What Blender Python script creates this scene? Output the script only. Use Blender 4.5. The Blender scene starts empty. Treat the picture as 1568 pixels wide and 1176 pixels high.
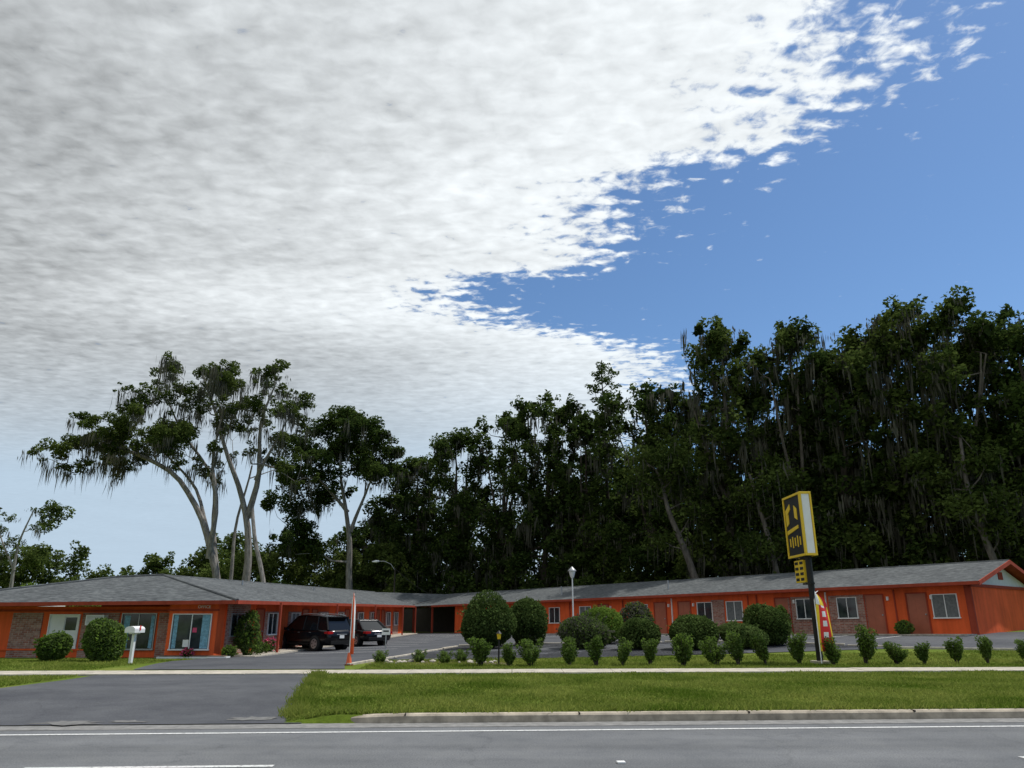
import bpy, math, random
import numpy as np
from mathutils import Vector, Matrix
random.seed(7)
D=bpy.data; SC=bpy.context.scene
COL=SC.collection
# ---------------------------------------------------------------- helpers
def sstep(a,b,x):
    t=min(1,max(0,(x-a)/(b-a))); return t*t*(3-2*t)
YAW=0.06
def g(x,y):
    yr=y-YAW*x
    base=0.12+0.003*max(0,min(yr,40)-14)
    xx=min(max(x,-10.6),45)
    plane=0.006*(min(y,95)-41.5)+0.0263*(xx+10.6)
    w=sstep(25,38,y)
    z=base*(1-w)+plane*w
    dr=sstep(-3.0,-3.9,x)*sstep(-16.5,-15,x)*sstep(18.0,13.8,yr)
    z=z*(1-dr)
    if yr<13.72: z=-0.06
    return z

def mat(name):
    m=D.materials.new(name); m.use_nodes=True
    nt=m.node_tree; b=nt.nodes['Principled BSDF']
    return m,nt,b
def N(nt,t,**k):
    n=nt.nodes.new(t)
    for a,v in k.items(): setattr(n,a,v)
    return n
def ramp(nt,fac,stops):
    r=N(nt,'ShaderNodeValToRGB'); e=r.color_ramp.elements
    while len(e)<len(stops): e.new(0.5)
    for i,(p,c) in enumerate(stops):
        e[i].position=p; e[i].color=(c[0],c[1],c[2],1)
    nt.links.new(fac,r.inputs[0]); return r.outputs[0]
def noise(nt,scale,detail=4,rough=.55,vec=None,dist=0):
    n=N(nt,'ShaderNodeTexNoise'); n.inputs['Scale'].default_value=scale
    n.inputs['Detail'].default_value=detail; n.inputs['Roughness'].default_value=rough
    n.inputs['Distortion'].default_value=dist
    if vec is None:
        gm=N(nt,'ShaderNodeNewGeometry'); vec=gm.outputs['Position']
    nt.links.new(vec,n.inputs['Vector']); return n.outputs['Fac']
def mixc(nt,f,a,b,mode='MIX'):
    m=N(nt,'ShaderNodeMix',data_type='RGBA',blend_type=mode)
    for s,v in ((0,f),(6,a),(7,b)):
        if hasattr(v,'links') or isinstance(v,bpy.types.NodeSocket): nt.links.new(v,m.inputs[s])
        else: m.inputs[s].default_value=v if s==0 else (v[0],v[1],v[2],1)
    return m.outputs[2]
def bump(nt,b,h,strength=.3,dist=.02):
    bp=N(nt,'ShaderNodeBump'); bp.inputs['Strength'].default_value=strength; bp.inputs['Distance'].default_value=dist
    nt.links.new(h,bp.inputs['Height']); nt.links.new(bp.outputs[0],b.inputs['Normal'])
def simple(name,col,rough=.6,var=.15,scale=3,metal=0,bmp=0,spec=.5):
    m,nt,b=mat(name)
    c2=[max(0,c*(1-var)) for c in col]; c3=[min(1,c*(1+var)) for c in col]
    f=noise(nt,scale,4,.6)
    nt.links.new(ramp(nt,f,[(.3,c2),(.7,c3)]),b.inputs['Base Color'])
    b.inputs['Roughness'].default_value=rough; b.inputs['Metallic'].default_value=metal
    b.inputs['Specular IOR Level'].default_value=spec
    if bmp: bump(nt,b,noise(nt,scale*14,5,.7),bmp,.01)
    return m
def foliage(name,dark,light,transl=.3,scale=.35):
    m=D.materials.new(name); m.use_nodes=True; nt=m.node_tree; nt.nodes.remove(nt.nodes['Principled BSDF'])
    gm=N(nt,'ShaderNodeNewGeometry')
    f1=noise(nt,scale,1,.5)
    a=N(nt,'ShaderNodeMath',operation='MULTIPLY_ADD'); nt.links.new(gm.outputs['Random Per Island'],a.inputs[0])
    a.inputs[1].default_value=.5
    s=N(nt,'ShaderNodeMath',operation='MULTIPLY_ADD'); nt.links.new(f1,s.inputs[0]); s.inputs[1].default_value=1.6; s.inputs[2].default_value=-.55
    nt.links.new(s.outputs[0],a.inputs[2])
    col=ramp(nt,a.outputs[0],[(0.05,dark),(.5,[(d+l)/2 for d,l in zip(dark,light)]),(.95,light)])
    df=N(nt,'ShaderNodeBsdfDiffuse'); nt.links.new(col,df.inputs[0])
    tr=N(nt,'ShaderNodeBsdfTranslucent'); nt.links.new(col,tr.inputs[0])
    mx=N(nt,'ShaderNodeMixShader'); mx.inputs[0].default_value=transl
    nt.links.new(df.outputs[0],mx.inputs[1]); nt.links.new(tr.outputs[0],mx.inputs[2])
    nt.links.new(mx.outputs[0],nt.nodes['Material Output'].inputs[0])
    return m

# ---------------------------------------------------------------- materials
def m_asphalt(name,lo,hi,patch=.5):
    m,nt,b=mat(name)
    big=noise(nt,.35,6,.65); fine=noise(nt,45,3,.8)
    c=ramp(nt,big,[(.35,lo),(.65,hi)])
    f=ramp(nt,fine,[(.35,(.62,.62,.62)),(.7,(1.35,1.35,1.35))])
    c=mixc(nt,1.0,c,f,'MULTIPLY')
    gm=N(nt,'ShaderNodeNewGeometry'); mp=N(nt,'ShaderNodeMapping'); mp.inputs['Scale'].default_value=(.06,1.1,1)
    mp.inputs['Rotation'].default_value=(0,0,-YAW)
    nt.links.new(gm.outputs['Position'],mp.inputs[0])
    st=noise(nt,1.0,3,.5,mp.outputs[0])
    c=mixc(nt,patch,c,ramp(nt,st,[(.35,(.72,.72,.72)),(.65,(1.22,1.22,1.22))]),'MULTIPLY')
    sp_=noise(nt,2.3,5,.7)
    c=mixc(nt,.6,c,ramp(nt,sp_,[(.3,(.75,.75,.76)),(.45,(1,1,1)),(.7,(1.15,1.14,1.1))]),'MULTIPLY')
    v=N(nt,'ShaderNodeTexVoronoi',feature='DISTANCE_TO_EDGE'); v.inputs['Scale'].default_value=.21
    w=N(nt,'ShaderNodeVectorMath',operation='ADD'); nz=N(nt,'ShaderNodeTexNoise'); nz.inputs['Scale'].default_value=1.5; nz.inputs['Detail'].default_value=5
    nt.links.new(gm.outputs['Position'],nz.inputs['Vector']); nt.links.new(gm.outputs['Position'],w.inputs[0]); nt.links.new(nz.outputs['Color'],w.inputs[1]); nt.links.new(w.outputs[0],v.inputs['Vector'])
    ck=ramp(nt,v.outputs['Distance'],[(.002,(.7,.7,.7)),(.007,(1,1,1))])
    c=mixc(nt,.5,c,ck,'MULTIPLY')
    nt.links.new(c,b.inputs['Base Color']); b.inputs['Roughness'].default_value=.9; b.inputs['Specular IOR Level'].default_value=.25
    bump(nt,b,fine,.4,.01); return m
M_ROAD=m_asphalt('road_asphalt',(.122,.127,.133),(.165,.17,.175))
M_LOT=m_asphalt('lot_asphalt',(.06,.063,.072),(.1,.104,.112),.3)
M_PATCH=simple('worn_asphalt',(.14,.138,.132),.9,.35,8)
def m_grass():
    m,nt,b=mat('grass_ground')
    a=noise(nt,.35,5,.65); f=noise(nt,9,6,.8)
    c=ramp(nt,a,[(.3,(.07,.11,.012)),(.5,(.11,.155,.02)),(.72,(.17,.19,.042))])
    c=mixc(nt,1.,c,ramp(nt,f,[(.3,(.6,.6,.55)),(.7,(1.3,1.3,1.2))]),'MULTIPLY')
    nt.links.new(c,b.inputs['Base Color']); b.inputs['Roughness'].default_value=.95; b.inputs['Specular IOR Level'].default_value=.1
    bump(nt,b,f,.5,.04); return m
M_GRASS=m_grass()
M_BLADE=foliage('grass_blade',(.09,.15,.016),(.29,.32,.075),.4,.45)
M_CONC=simple('concrete',(.42,.38,.31),.9,.3,4,bmp=.3)
M_KERB=simple('kerb_concrete',(.36,.31,.24),.9,.45,3,bmp=.4)
M_GUT=simple('gutter_concrete',(.2,.195,.185),.9,.3,6,bmp=.3)
def m_paintline():
    m,nt,b=mat('road_paint'); f=noise(nt,18,6,.75)
    nt.links.new(ramp(nt,f,[(.36,(.22,.22,.22)),(.5,(.62,.62,.6))]),b.inputs['Base Color']); b.inputs['Roughness'].default_value=.7; return m
M_LINE=m_paintline()
M_MULCH=simple('mulch',(.12,.085,.055),.95,.5,10,bmp=.8)
def m_stucco(name,col):
    m,nt,b=mat(name); a=noise(nt,.8,5,.6); s=noise(nt,60,3,.6)
    gm=N(nt,'ShaderNodeNewGeometry'); mp=N(nt,'ShaderNodeMapping'); mp.inputs['Scale'].default_value=(3,3,.3); nt.links.new(gm.outputs['Position'],mp.inputs[0])
    k=noise(nt,1.2,4,.6,mp.outputs[0])
    c=ramp(nt,a,[(.3,[x*.84 for x in col]),(.7,[min(1,x*1.1) for x in col])])
    c=mixc(nt,.85,c,ramp(nt,k,[(.3,(.74,.72,.72)),(.6,(1,1,1))]),'MULTIPLY')
    nt.links.new(c,b.inputs['Base Color']); b.inputs['Roughness'].default_value=.85; b.inputs['Specular IOR Level'].default_value=.2
    bump(nt,b,s,.35,.01); return m
M_ORANGE=m_stucco('orange_stucco',(.80,.13,.036))
M_TRIM=m_stucco('rust_trim',(.36,.062,.032))
M_DOOR=simple('door_paint',(.36,.10,.05),.5,.12,2)
M_WHITE=simple('white_paint',(.74,.74,.72),.5,.06,2)
M_SIDING=simple('gable_siding',(.62,.62,.58),.6,.08,3)
M_GLASS,nt,b=mat('window_glass'); b.inputs['Roughness'].default_value=.06; b.inputs['Specular IOR Level'].default_value=.7
nt.links.new(ramp(nt,noise(nt,1.2,3),[(.4,(.012,.018,.022)),(.65,(.05,.06,.065))]),b.inputs['Base Color'])
M_CURT=simple('blue_curtain',(.18,.36,.46),.8,.4,9)
M_BLIND=simple('blinds',(.13,.14,.14),.7,.3,8)
M_DARK=simple('shade_and_joint_dark',(.03,.022,.018),.9,.2,2)  # near-black: painted shade of the corner passage, also the kerb joints
M_GREYM=simple('grey_metal',(.35,.36,.37),.45,.15,4,metal=.5)
def m_brick(name,d):
    m,nt,b=mat(name); gm=N(nt,'ShaderNodeNewGeometry')
    dt=N(nt,'ShaderNodeVectorMath',operation='DOT_PRODUCT'); nt.links.new(gm.outputs['Position'],dt.inputs[0]); dt.inputs[1].default_value=(d[0],d[1],0)
    sp=N(nt,'ShaderNodeSeparateXYZ'); nt.links.new(gm.outputs['Position'],sp.inputs[0])
    cb=N(nt,'ShaderNodeCombineXYZ'); nt.links.new(dt.outputs['Value'],cb.inputs[0]); nt.links.new(sp.outputs[2],cb.inputs[1])
    br=N(nt,'ShaderNodeTexBrick'); nt.links.new(cb.outputs[0],br.inputs['Vector'])
    br.inputs['Scale'].default_value=1; br.inputs['Brick Width'].default_value=.26; br.inputs['Row Height'].default_value=.085
    br.inputs['Mortar Size'].default_value=.012; br.inputs['Color1'].default_value=(.30,.10,.06,1); br.inputs['Color2'].default_value=(.42,.27,.2,1)
    br.inputs['Mortar'].default_value=(.4,.36,.32,1); br.inputs['Bias'].default_value=-.1
    c=mixc(nt,.9,br.outputs['Color'],ramp(nt,noise(nt,5,4,.7),[(.3,(.5,.45,.45)),(.7,(1.1,1.0,1.0))]),'MULTIPLY')
    nt.links.new(c,b.inputs['Base Color']); b.inputs['Roughness'].default_value=.9
    bump(nt,b,br.outputs['Fac'],-.4,.01); return m
def m_roof():
    m,nt,b=mat('shingle_roof'); gm=N(nt,'ShaderNodeNewGeometry')
    sp=N(nt,'ShaderNodeSeparateXYZ'); nt.links.new(gm.outputs['Position'],sp.inputs[0])
    mp=N(nt,'ShaderNodeMapping'); mp.inputs['Scale'].default_value=(3.,3.,30); nt.links.new(gm.outputs['Position'],mp.inputs[0])
    a=noise(nt,1.,2,.7,mp.outputs[0]); bg=noise(nt,.5,5,.65)
    c=ramp(nt,a,[(.3,(.05,.055,.058)),(.5,(.092,.1,.105)),(.75,(.17,.18,.182))])
    c=mixc(nt,.9,c,ramp(nt,bg,[(.3,(.72,.72,.72)),(.7,(1.18,1.18,1.15))]),'MULTIPLY')
    mu=N(nt,'ShaderNodeMath',operation='MULTIPLY'); nt.links.new(sp.outputs[2],mu.inputs[0]); mu.inputs[1].default_value=22
    fr=N(nt,'ShaderNodeMath',operation='FRACT'); nt.links.new(mu.outputs[0],fr.inputs[0])
    c=mixc(nt,.6,c,ramp(nt,fr.outputs[0],[(.0,(.55,.55,.55)),(.25,(1,1,1))]),'MULTIPLY')
    nt.links.new(c,b.inputs['Base Color']); b.inputs['Roughness'].default_value=.9; b.inputs['Specular IOR Level'].default_value=.2
    bump(nt,b,fr.outputs[0],.3,.02); return m
M_ROOF=m_roof()
def m_bark(name,a,c_):
    m,nt,b=mat(name); gm=N(nt,'ShaderNodeNewGeometry'); mp=N(nt,'ShaderNodeMapping'); mp.inputs['Scale'].default_value=(1,1,.25); nt.links.new(gm.outputs['Position'],mp.inputs[0])
    f=noise(nt,5,5,.7,mp.outputs[0]); nt.links.new(ramp(nt,f,[(.3,a),(.7,c_)]),b.inputs['Base Color'])
    b.inputs['Roughness'].default_value=.95; b.inputs['Specular IOR Level'].default_value=.1; bump(nt,b,f,.6,.08); return m
M_BARK=m_bark('bark_light',(.10,.09,.08),(.34,.315,.28))
M_BARKM=m_bark('bark_medium',(.06,.052,.045),(.2,.18,.155))
M_BARKD=m_bark('bark_dark',(.03,.026,.022),(.1,.085,.07))
M_LEAF=foliage('oak_leaf',(.030,.052,.012),(.115,.155,.038),.38)
M_LEAF2=foliage('forest_leaf',(.020,.040,.011),(.085,.128,.03),.34,.2)
M_LEAF3=foliage('forest_leaf_light',(.042,.068,.015),(.145,.185,.05),.38,.2)
M_LEAFB=foliage('bright_leaf',(.07,.13,.02),(.18,.27,.05),.4)
M_SHRUB=foliage('shrub_leaf',(.028,.052,.013),(.095,.14,.038),.25,1.5)
M_SHRUB2=foliage('hedge_leaf',(.042,.072,.018),(.14,.195,.06),.3,2)
M_MOSS=foliage('spanish_moss',(.055,.057,.045),(.16,.158,.12),.4,.5)
M_FLOWER=simple('flowers',(.6,.06,.15),.6,.3,5)
M_CORE=foliage('inner_leaf_shade',(.016,.028,.009),(.04,.06,.018),.25,.4)  # filler leaves against see-through, inner shade of the foliage put into their colour

# ---------------------------------------------------------------- mesh builders
def link(o,parent=None):
    COL.objects.link(o)
    if parent: o.parent=parent
    return o
def empty(name,loc=(0,0,0),rz=0):
    o=D.objects.new(name,None); o.location=loc; o.rotation_euler=(0,0,rz); o.empty_display_size=.3; COL.objects.link(o); return o
class MB: # numpy quad builder
    def __init__(s): s.v=[];s.f=[];s.m=[];s.n=0
    def add(s,v,f,mi):
        v=np.asarray(v,float).reshape(-1,3); f=np.asarray(f,int).reshape(-1,4)
        s.v.append(v); s.f.append(f+s.n); s.m.append(np.full(len(f),mi)); s.n+=len(v)
    def tube(s,pts,rad,mi,n=7):
        pts=[Vector(p) for p in pts]; V=[];F=[]
        for i,p in enumerate(pts):
            t=(pts[min(i+1,len(pts)-1)]-pts[max(i-1,0)]).normalized()
            a=Vector((0,1,0)) if abs(t.y)<.9 else Vector((1,0,0))
            u=t.cross(a).normalized(); w=t.cross(u)
            for k in range(n):
                an=2*math.pi*k/n; q=p+(u*math.cos(an)+w*math.sin(an))*rad[i]; V.append(q[:])
        for i in range(len(pts)-1):
            for k in range(n):
                k2=(k+1)%n; F.append((i*n+k,i*n+k2,(i+1)*n+k2,(i+1)*n+k))
        s.add(V,F,mi)
    def leaves(s,c,size,mi,rng,up=.4,aspect=.6):
        n=len(c)
        if n==0: return
        nr=rng.normal(size=(n,3)); nr[:,2]=np.abs(nr[:,2])+up; nr/=np.linalg.norm(nr,axis=1)[:,None]
        r=rng.normal(size=(n,3)); u=np.cross(nr,r); u/=np.linalg.norm(u,axis=1)[:,None]+1e-9
        w=np.cross(nr,u); sz=(size*rng.uniform(.6,1.35,n))[:,None]
        V=np.stack([c-u*sz*.5, c-w*sz*.5*aspect, c+u*sz*.5, c+w*sz*.5*aspect],1).reshape(-1,3)
        s.add(V,np.arange(4*n).reshape(n,4),mi)
    def strips(s,top,length,width,mi,rng):
        n=len(top); a=rng.uniform(0,math.pi,n); w=np.stack([np.cos(a),np.sin(a),np.zeros(n)],1)*(width*rng.uniform(.5,1.5,n))[:,None]
        L=length[:,None]; sw=rng.normal(size=(n,3))*.06*L; z=np.array([0,0,1.])
        V=np.stack([top-w*.3,top-z*L*.35-w*.6,top-z*L+sw,top-z*L*.4+w*.6],1).reshape(-1,3)
        s.add(V,np.arange(4*n).reshape(n,4),mi)
    def build(s,name,mats,parent=None,smooth=False):
        v=np.concatenate(s.v); f=np.concatenate(s.f); mi=np.concatenate(s.m)
        me=D.meshes.new(name); me.vertices.add(len(v)); me.vertices.foreach_set('co',v.ravel())
        me.loops.add(len(f)*4); me.loops.foreach_set('vertex_index',f.ravel().astype(np.int32))
        me.polygons.add(len(f)); me.polygons.foreach_set('loop_start',np.arange(0,len(f)*4,4,dtype=np.int32))
        me.polygons.foreach_set('material_index',mi.astype(np.int32))
        me.polygons.foreach_set('use_smooth',np.full(len(f),smooth))
        for m in mats: me.materials.append(m)
        me.update(calc_edges=True)
        return link(D.objects.new(name,me),parent)
class PB: # generic polygon builder
    def __init__(s): s.v=[];s.f=[];s.m=[];s.sm=[];s.mats=[]
    def mi(s,m):
        if m not in s.mats: s.mats.append(m)
        return s.mats.index(m)
    def poly(s,pts,m,smooth=False):
        b=len(s.v); s.v+= [tuple(p) for p in pts]; s.f.append(tuple(range(b,b+len(pts)))); s.m.append(s.mi(m)); s.sm.append(smooth)
    def mesh(s,v,f,m,smooth=False):
        b=len(s.v); s.v+=[tuple(p) for p in v]
        for q in f: s.f.append(tuple(i+b for i in q)); s.m.append(s.mi(m)); s.sm.append(smooth)
    def hexa(s,p,m): # p: 8 pts bottom 4 then top 4
        s.mesh(p,[(3,2,1,0),(4,5,6,7),(0,1,5,4),(1,2,6,5),(2,3,7,6),(3,0,4,7)],m)
    def box(s,c,d,m,rz=0):
        cx,cy,cz=c; dx,dy,dz=[q/2 for q in d]; P=[]
        for z in(-dz,dz):
            for x,y in((-dx,-dy),(dx,-dy),(dx,dy),(-dx,dy)):
                P.append((cx+x*math.cos(rz)-y*math.sin(rz),cy+x*math.sin(rz)+y*math.cos(rz),cz+z))
        s.hexa(P,m)
    def tube(s,pts,rad,m,n=10,caps=True):
        pts=[Vector(p) for p in pts]; V=[];F=[]
        if not hasattr(rad,'__len__'): rad=[rad]*len(pts)
        for i,p in enumerate(pts):
            t=(pts[min(i+1,len(pts)-1)]-pts[max(i-1,0)]).normalized()
            a=Vector((0,0,1)) if abs(t.z)<.9 else Vector((1,0,0))
            u=t.cross(a).normalized(); w=t.cross(u)
            for k in range(n):
                an=2*math.pi*k/n; V.append((p+(u*math.cos(an)+w*math.sin(an))*rad[i])[:])
        for i in range(len(pts)-1):
            for k in range(n):
                k2=(k+1)%n; F.append((i*n+k,i*n+k2,(i+1)*n+k2,(i+1)*n+k))
        s.mesh(V,F,m,True)
        if caps:
            s.mesh(V[:n],[tuple(range(n))[::-1]],m); s.mesh(V[-n:],[tuple(range(n))],m)
    def build(s,name,parent=None,bevel=0):
        me=D.meshes.new(name); me.from_pydata(s.v,[],s.f)
        for m in s.mats: me.materials.append(m)
        me.polygons.foreach_set('material_index',s.m); me.polygons.foreach_set('use_smooth',s.sm); me.update()
        o=link(D.objects.new(name,me),parent)
        if bevel:
            bv=o.modifiers.new('b','BEVEL'); bv.width=bevel; bv.segments=2; bv.limit_method='ANGLE'
        return o

# ---------------------------------------------------------------- ground sheets
def lin(a,b,s): return list(np.arange(a,b,s))
xs=[-700,-400,-200,-120,-80,-60,-50,-40,-35]+lin(-30,48,.5)+[48,52,60,75,100,150,250,450,700]
ys=[-300,-100,-40,-15,0,5,10,13.7,13.74]+lin(14,44,.5)+lin(44,100,2)+[100,110,130,160,200,300,450,700]
V=[];F=[]
for yr in ys:
    for x in xs:
        y=yr+YAW*x; V.append((x,y,g(x,y)))
nx=len(xs)
for j in range(len(ys)-1):
    for i in range(nx-1): F.append((j*nx+i,j*nx+i+1,(j+1)*nx+i+1,(j+1)*nx+i))
p=PB(); p.mesh(V,F,M_GRASS,True); p.build('ground')
import bmesh
def drape(name,poly,m,off,step=.5,parent=None):
    bm=bmesh.new(); vs=[bm.verts.new((x,y,0)) for x,y in poly]; bm.faces.new(vs)
    x0=min(q[0] for q in poly);x1=max(q[0] for q in poly);y0=min(q[1] for q in poly);y1=max(q[1] for q in poly)
    bmesh.ops.triangulate(bm,faces=bm.faces[:])
    for k in range(int(x0/step),int(x1/step)+1):
        bmesh.ops.bisect_plane(bm,geom=bm.verts[:]+bm.edges[:]+bm.faces[:],plane_co=(k*step,0,0),plane_no=(1,0,0))
    for k in range(int(y0/step),int(y1/step)+1):
        bmesh.ops.bisect_plane(bm,geom=bm.verts[:]+bm.edges[:]+bm.faces[:],plane_co=(0,k*step,0),plane_no=(0,1,0))
    for v in bm.verts: v.co.z=max(g(v.co.x,v.co.y),0 if v.co.y-YAW*v.co.x<14.5 else -9)+off
    for f in bm.faces:
        f.smooth=True
        if f.normal.z<0: f.normal_flip()
    me=D.meshes.new(name); bm.to_mesh(me); bm.free(); me.materials.append(m)
    return link(D.objects.new(name,me),parent)
def W(x,yr): return (x,yr+YAW*x)
def strip(name,x0,x1,a,b,z,m):
    p=PB(); p.poly([(*W(x0,a),z),(*W(x1,a),z),(*W(x1,b),z),(*W(x0,b),z)],m); return p.build(name)
strip('road',-400,400,-4,13.7,0,M_ROAD)
strip('road_gutter',-400,400,13.16,13.7,.005,M_GUT)
strip('road_edge_line',-400,400,12.64,12.75,.006,M_LINE)
p=PB()
for i in range(-12,13):
    x=-5.75+12.2*i
    q=[(*W(x,9.92),.006),(*W(x+2.9,9.92),.006),(*W(x+2.9,10.04),.006),(*W(x,10.04),.006)]; p.poly(q,M_LINE)
p.build('road_lane_line')
p=PB(); p.box((1.33,10.0,.012),(.1,.1,.02),M_WHITE,.06); p.build('road_reflector',bevel=.004)
p=PB()
def kerb(pts,h=.13,w=.16):
    P=[];F=[]
    for i,(x,y) in enumerate(pts):
        a=Vector(pts[max(i-1,0)]); b=Vector(pts[min(i+1,len(pts)-1)]); t=(b-a).normalized(); n=Vector((-t.y,t.x))
        hh=h if not isinstance(h,list) else h[i]
        for o,z in((0,-.05),(.0,hh-.03),(.03,hh),(w,hh+.004),(w,-.05)): P.append((x+n.x*o,y+n.y*o,z))
    for i in range(len(pts)-1):
        for k in range(4): F.append((i*5+k,(i+1)*5+k,(i+1)*5+k+1,i*5+k+1))
    p.mesh(P,F,M_KERB)
kp=[(-3.75,14.25),(-3.45,14.0),(-3.1,13.72),(-2.7,13.56),(-2.3,13.54)]+[W(x,13.66) for x in np.arange(-1.8,130,2.95)]
kerb(kp,[.02,.04,.07,.11,.13]+[.14]*(len(kp)-5)); 
for x in np.arange(-1.8,60,2.95): p.box((*W(x,13.70),.135),(.02,.13,.03),M_DARK,.06)
p.build('road_kerb')
p=PB(); kp=[W(x,13.66) for x in np.arange(-130,-15,3)]; kerb(kp,.13); p.build('road_kerb')
drape('driveway',[W(-17,13.66),W(-3.5,13.66),(-3.9,14.2),(-4.1,15.2),(-4.38,16.6),(-4.6,18),(-5.0,19.5),(-5.1,21.2),(-5.5,23.0),(-11.6,23.0),(-11.5,20.5),(-11.7,18.3),(-13,16.6),(-15.5,15.2),(-17,14.2)],M_LOT,.018)
drape('parking_lot',[(-11.6,24.2),(-5.2,24.6),(-5.6,26.4),(-5.2,29),(-4.1,36),(-3.0,41.5),(3,42),(10,38.5),(16,32.5),(22,30.5),(45,29.5),(60,30),(40,36),(33,39),(22,41),(-8,74),(-13.5,74),(-13.2,38),(-13.0,33.2),(-12.9,30),(-12.4,27.5)],M_LOT,.02)
p=PB()
for cx,cy,r in((-7.4,13.45,.55),(-6.5,13.6,.3),(-4.5,13.95,.4),(-9.3,13.3,.5)):
    q=[]
    for k in range(22):
        a=k*math.pi/11; rr=r*random.uniform(.45,1.2); q.append((cx+math.cos(a)*rr*1.3,cy+math.sin(a)*rr*.55))
    p.poly([(x,y,max(0,g(x,y))+.026) for x,y in q],M_PATCH)
p.build('apron_patches')
p=PB()
x=-60
while x<75:
    a,b=W(x+.008,22.7),W(x+1.492,22.7); c,d=W(x+1.492,24.1),W(x+.008,24.1)
    z=[g(*q)+.045 for q in (a,b,c,d)]; o=random.uniform(-.004,.004)
    p.hexa([(a[0],a[1],-.1),(b[0],b[1],-.1),(c[0],c[1],-.1),(d[0],d[1],-.1),(*a,z[0]+o),(*b,z[1]+o),(*c,z[2]+o),(*d,z[3]+o)],M_CONC)
    x+=1.5
p.build('sidewalk')
drape('mulch_bed',[(-5.0,27.2),(0,26.4),(0,27.9),(-4.6,30)],M_MULCH,.012)
p=PB()
isl=[(-5.5,26.4),(-5.1,29),(-4.0,36),(-2.9,41.5),(3,42),(10,38.5),(16,32.5),(22,30.5),(45,29.5)]
for (a,b) in zip(isl[:-1],isl[1:]):
    n=max(1,int((Vector(b)-Vector(a)).length/2))
    for k in range(n):
        q=Vector(a).lerp(Vector(b),(k+.03)/n); r=Vector(a).lerp(Vector(b),(k+.97)/n); m_=(q+r)/2
        p.box((m_.x,m_.y,g(m_.x,m_.y)+.02),((r-q).length,.14,.12),M_CONC,math.atan2((r-q).y,(r-q).x))
p.build('island_kerb',bevel=.02)

# ---------------------------------------------------------------- motel
motel=empty('motel_building')
class Fr:
    def __init__(s,O,d,zb): s.O=Vector(O); s.d=Vector(d).normalized(); s.n=Vector((s.d.y,-s.d.x)); s.zb=zb
    def pt(s,t,n,z): q=s.O+s.d*t+s.n*n; return (q.x,q.y,s.zb(t)+z)
    def box(s,p,t0,t1,n0,n1,z0,z1,m):
        p.hexa([s.pt(t0,n1,z0),s.pt(t1,n1,z0),s.pt(t1,n0,z0),s.pt(t0,n0,z0),s.pt(t0,n1,z1),s.pt(t1,n1,z1),s.pt(t1,n0,z1),s.pt(t0,n0,z1)],m)
walls=PB(); win=PB(); doors=PB(); trim=PB()
def window(fr,t,w,z0,z1,frame=M_WHITE,split=True,fill=None,n=0):
    fr.box(win,t-w/2,t+w/2,n+.004,n+.012,z0,z1,M_GLASS if fill is None else fill)
    k=.04
    fr.box(win,t-w/2-k,t+w/2+k,n+.002,n+.07,z1,z1+k,frame); fr.box(win,t-w/2-k-.03,t+w/2+k+.03,n+.002,n+.10,z0-.06,z0,frame)
    fr.box(win,t-w/2-k,t-w/2,n+.002,n+.065,z0,z1,frame); fr.box(win,t+w/2,t+w/2+k,n+.002,n+.065,z0,z1,frame)
    if split: fr.box(win,t-.02,t+.02,n+.013,n+.04,z0,z1,frame)
    else: fr.box(win,t-w/2,t+w/2,n+.013,n+.045,(z0+z1)/2-.02,(z0+z1)/2+.02,frame)
def door(fr,t,w=.95,h=2.05,m=M_DOOR,n=0):
    fr.box(doors,t-w/2,t+w/2,n+.004,n+.02,.05,h,m)
    fr.box(doors,t-w/2-.06,t-w/2,n+.002,n+.06,0,h+.06,M_TRIM); fr.box(doors,t+w/2,t+w/2+.06,n+.002,n+.06,0,h+.06,M_TRIM)
    fr.box(doors,t-w/2,t+w/2,n+.003,n+.058,h,h+.06,M_TRIM)
    fr.box(doors,t+w/2-.13,t+w/2-.07,n+.02,n+.08,.98,1.04,M_GREYM)
    for z in(.25,1.15):
        for s in(-1,1): fr.box(doors,t+s*.22-.15,t+s*.22+.15,n+.02,n+.028,z,z+.7,m)
EH=2.42; EHF=2.22
A=Fr((-26.5,35.0),(1,0),lambda t:-.06)
BA=m_brick('brick_front',(1,0))
A.box(walls,0,11.4,-6,0,-.4,EHF,M_ORANGE)
def X(x): return x+26.5
A.box(walls,X(-22.5),X(-21.15),.0,.05,.0,1.95,BA)
A.box(walls,X(-19.35),X(-17.7),.0,.05,.0,1.95,BA)
A.box(walls,X(-15.9),X(-15.2),.0,.05,.0,1.95,BA)
A.box(trim,0,X(-15.3),.002,.07,2.0,2.08,M_TRIM)
A.box(trim,X(-25),X(-17.7),.0,.08,.35,.42,M_ORANGE)
window(A,X(-20.15),1.3,.48,1.85,fill=M_WHITE)
A.box(win,X(-20.1),X(-19.6),.014,.02,1.2,1.75,M_GLASS)
window(A,X(-16.8),1.5,.42,1.9,frame=M_GREYM)
A.box(win,X(-17.45),X(-17.2),.013,.018,.44,1.83,M_CURT)
A.box(win,X(-16.25),X(-16.1),.013,.018,.44,1.83,M_CURT)
window(A,X(-24),1.2,.8,1.85)
A.box(win,X(-19.0),X(-18.2),.05,.42,1.42,1.86,M_WHITE)
for k in range(7): A.box(win,X(-18.95),X(-18.25),.42,.428,1.46+k*.055,1.485+k*.055,M_GREYM)
B=Fr((-15.15,34.25),(1,0),lambda t:-.04)
B.box(walls,0,2.15,-2,0,-.4,EH-.08,M_ORANGE)
window(B,1.05,1.65,.42,1.85)
B.box(win,.26,.44,.013,.02,.44,1.83,M_CURT); B.box(win,1.5,1.84,.013,.02,.44,1.83,M_CURT)
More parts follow.
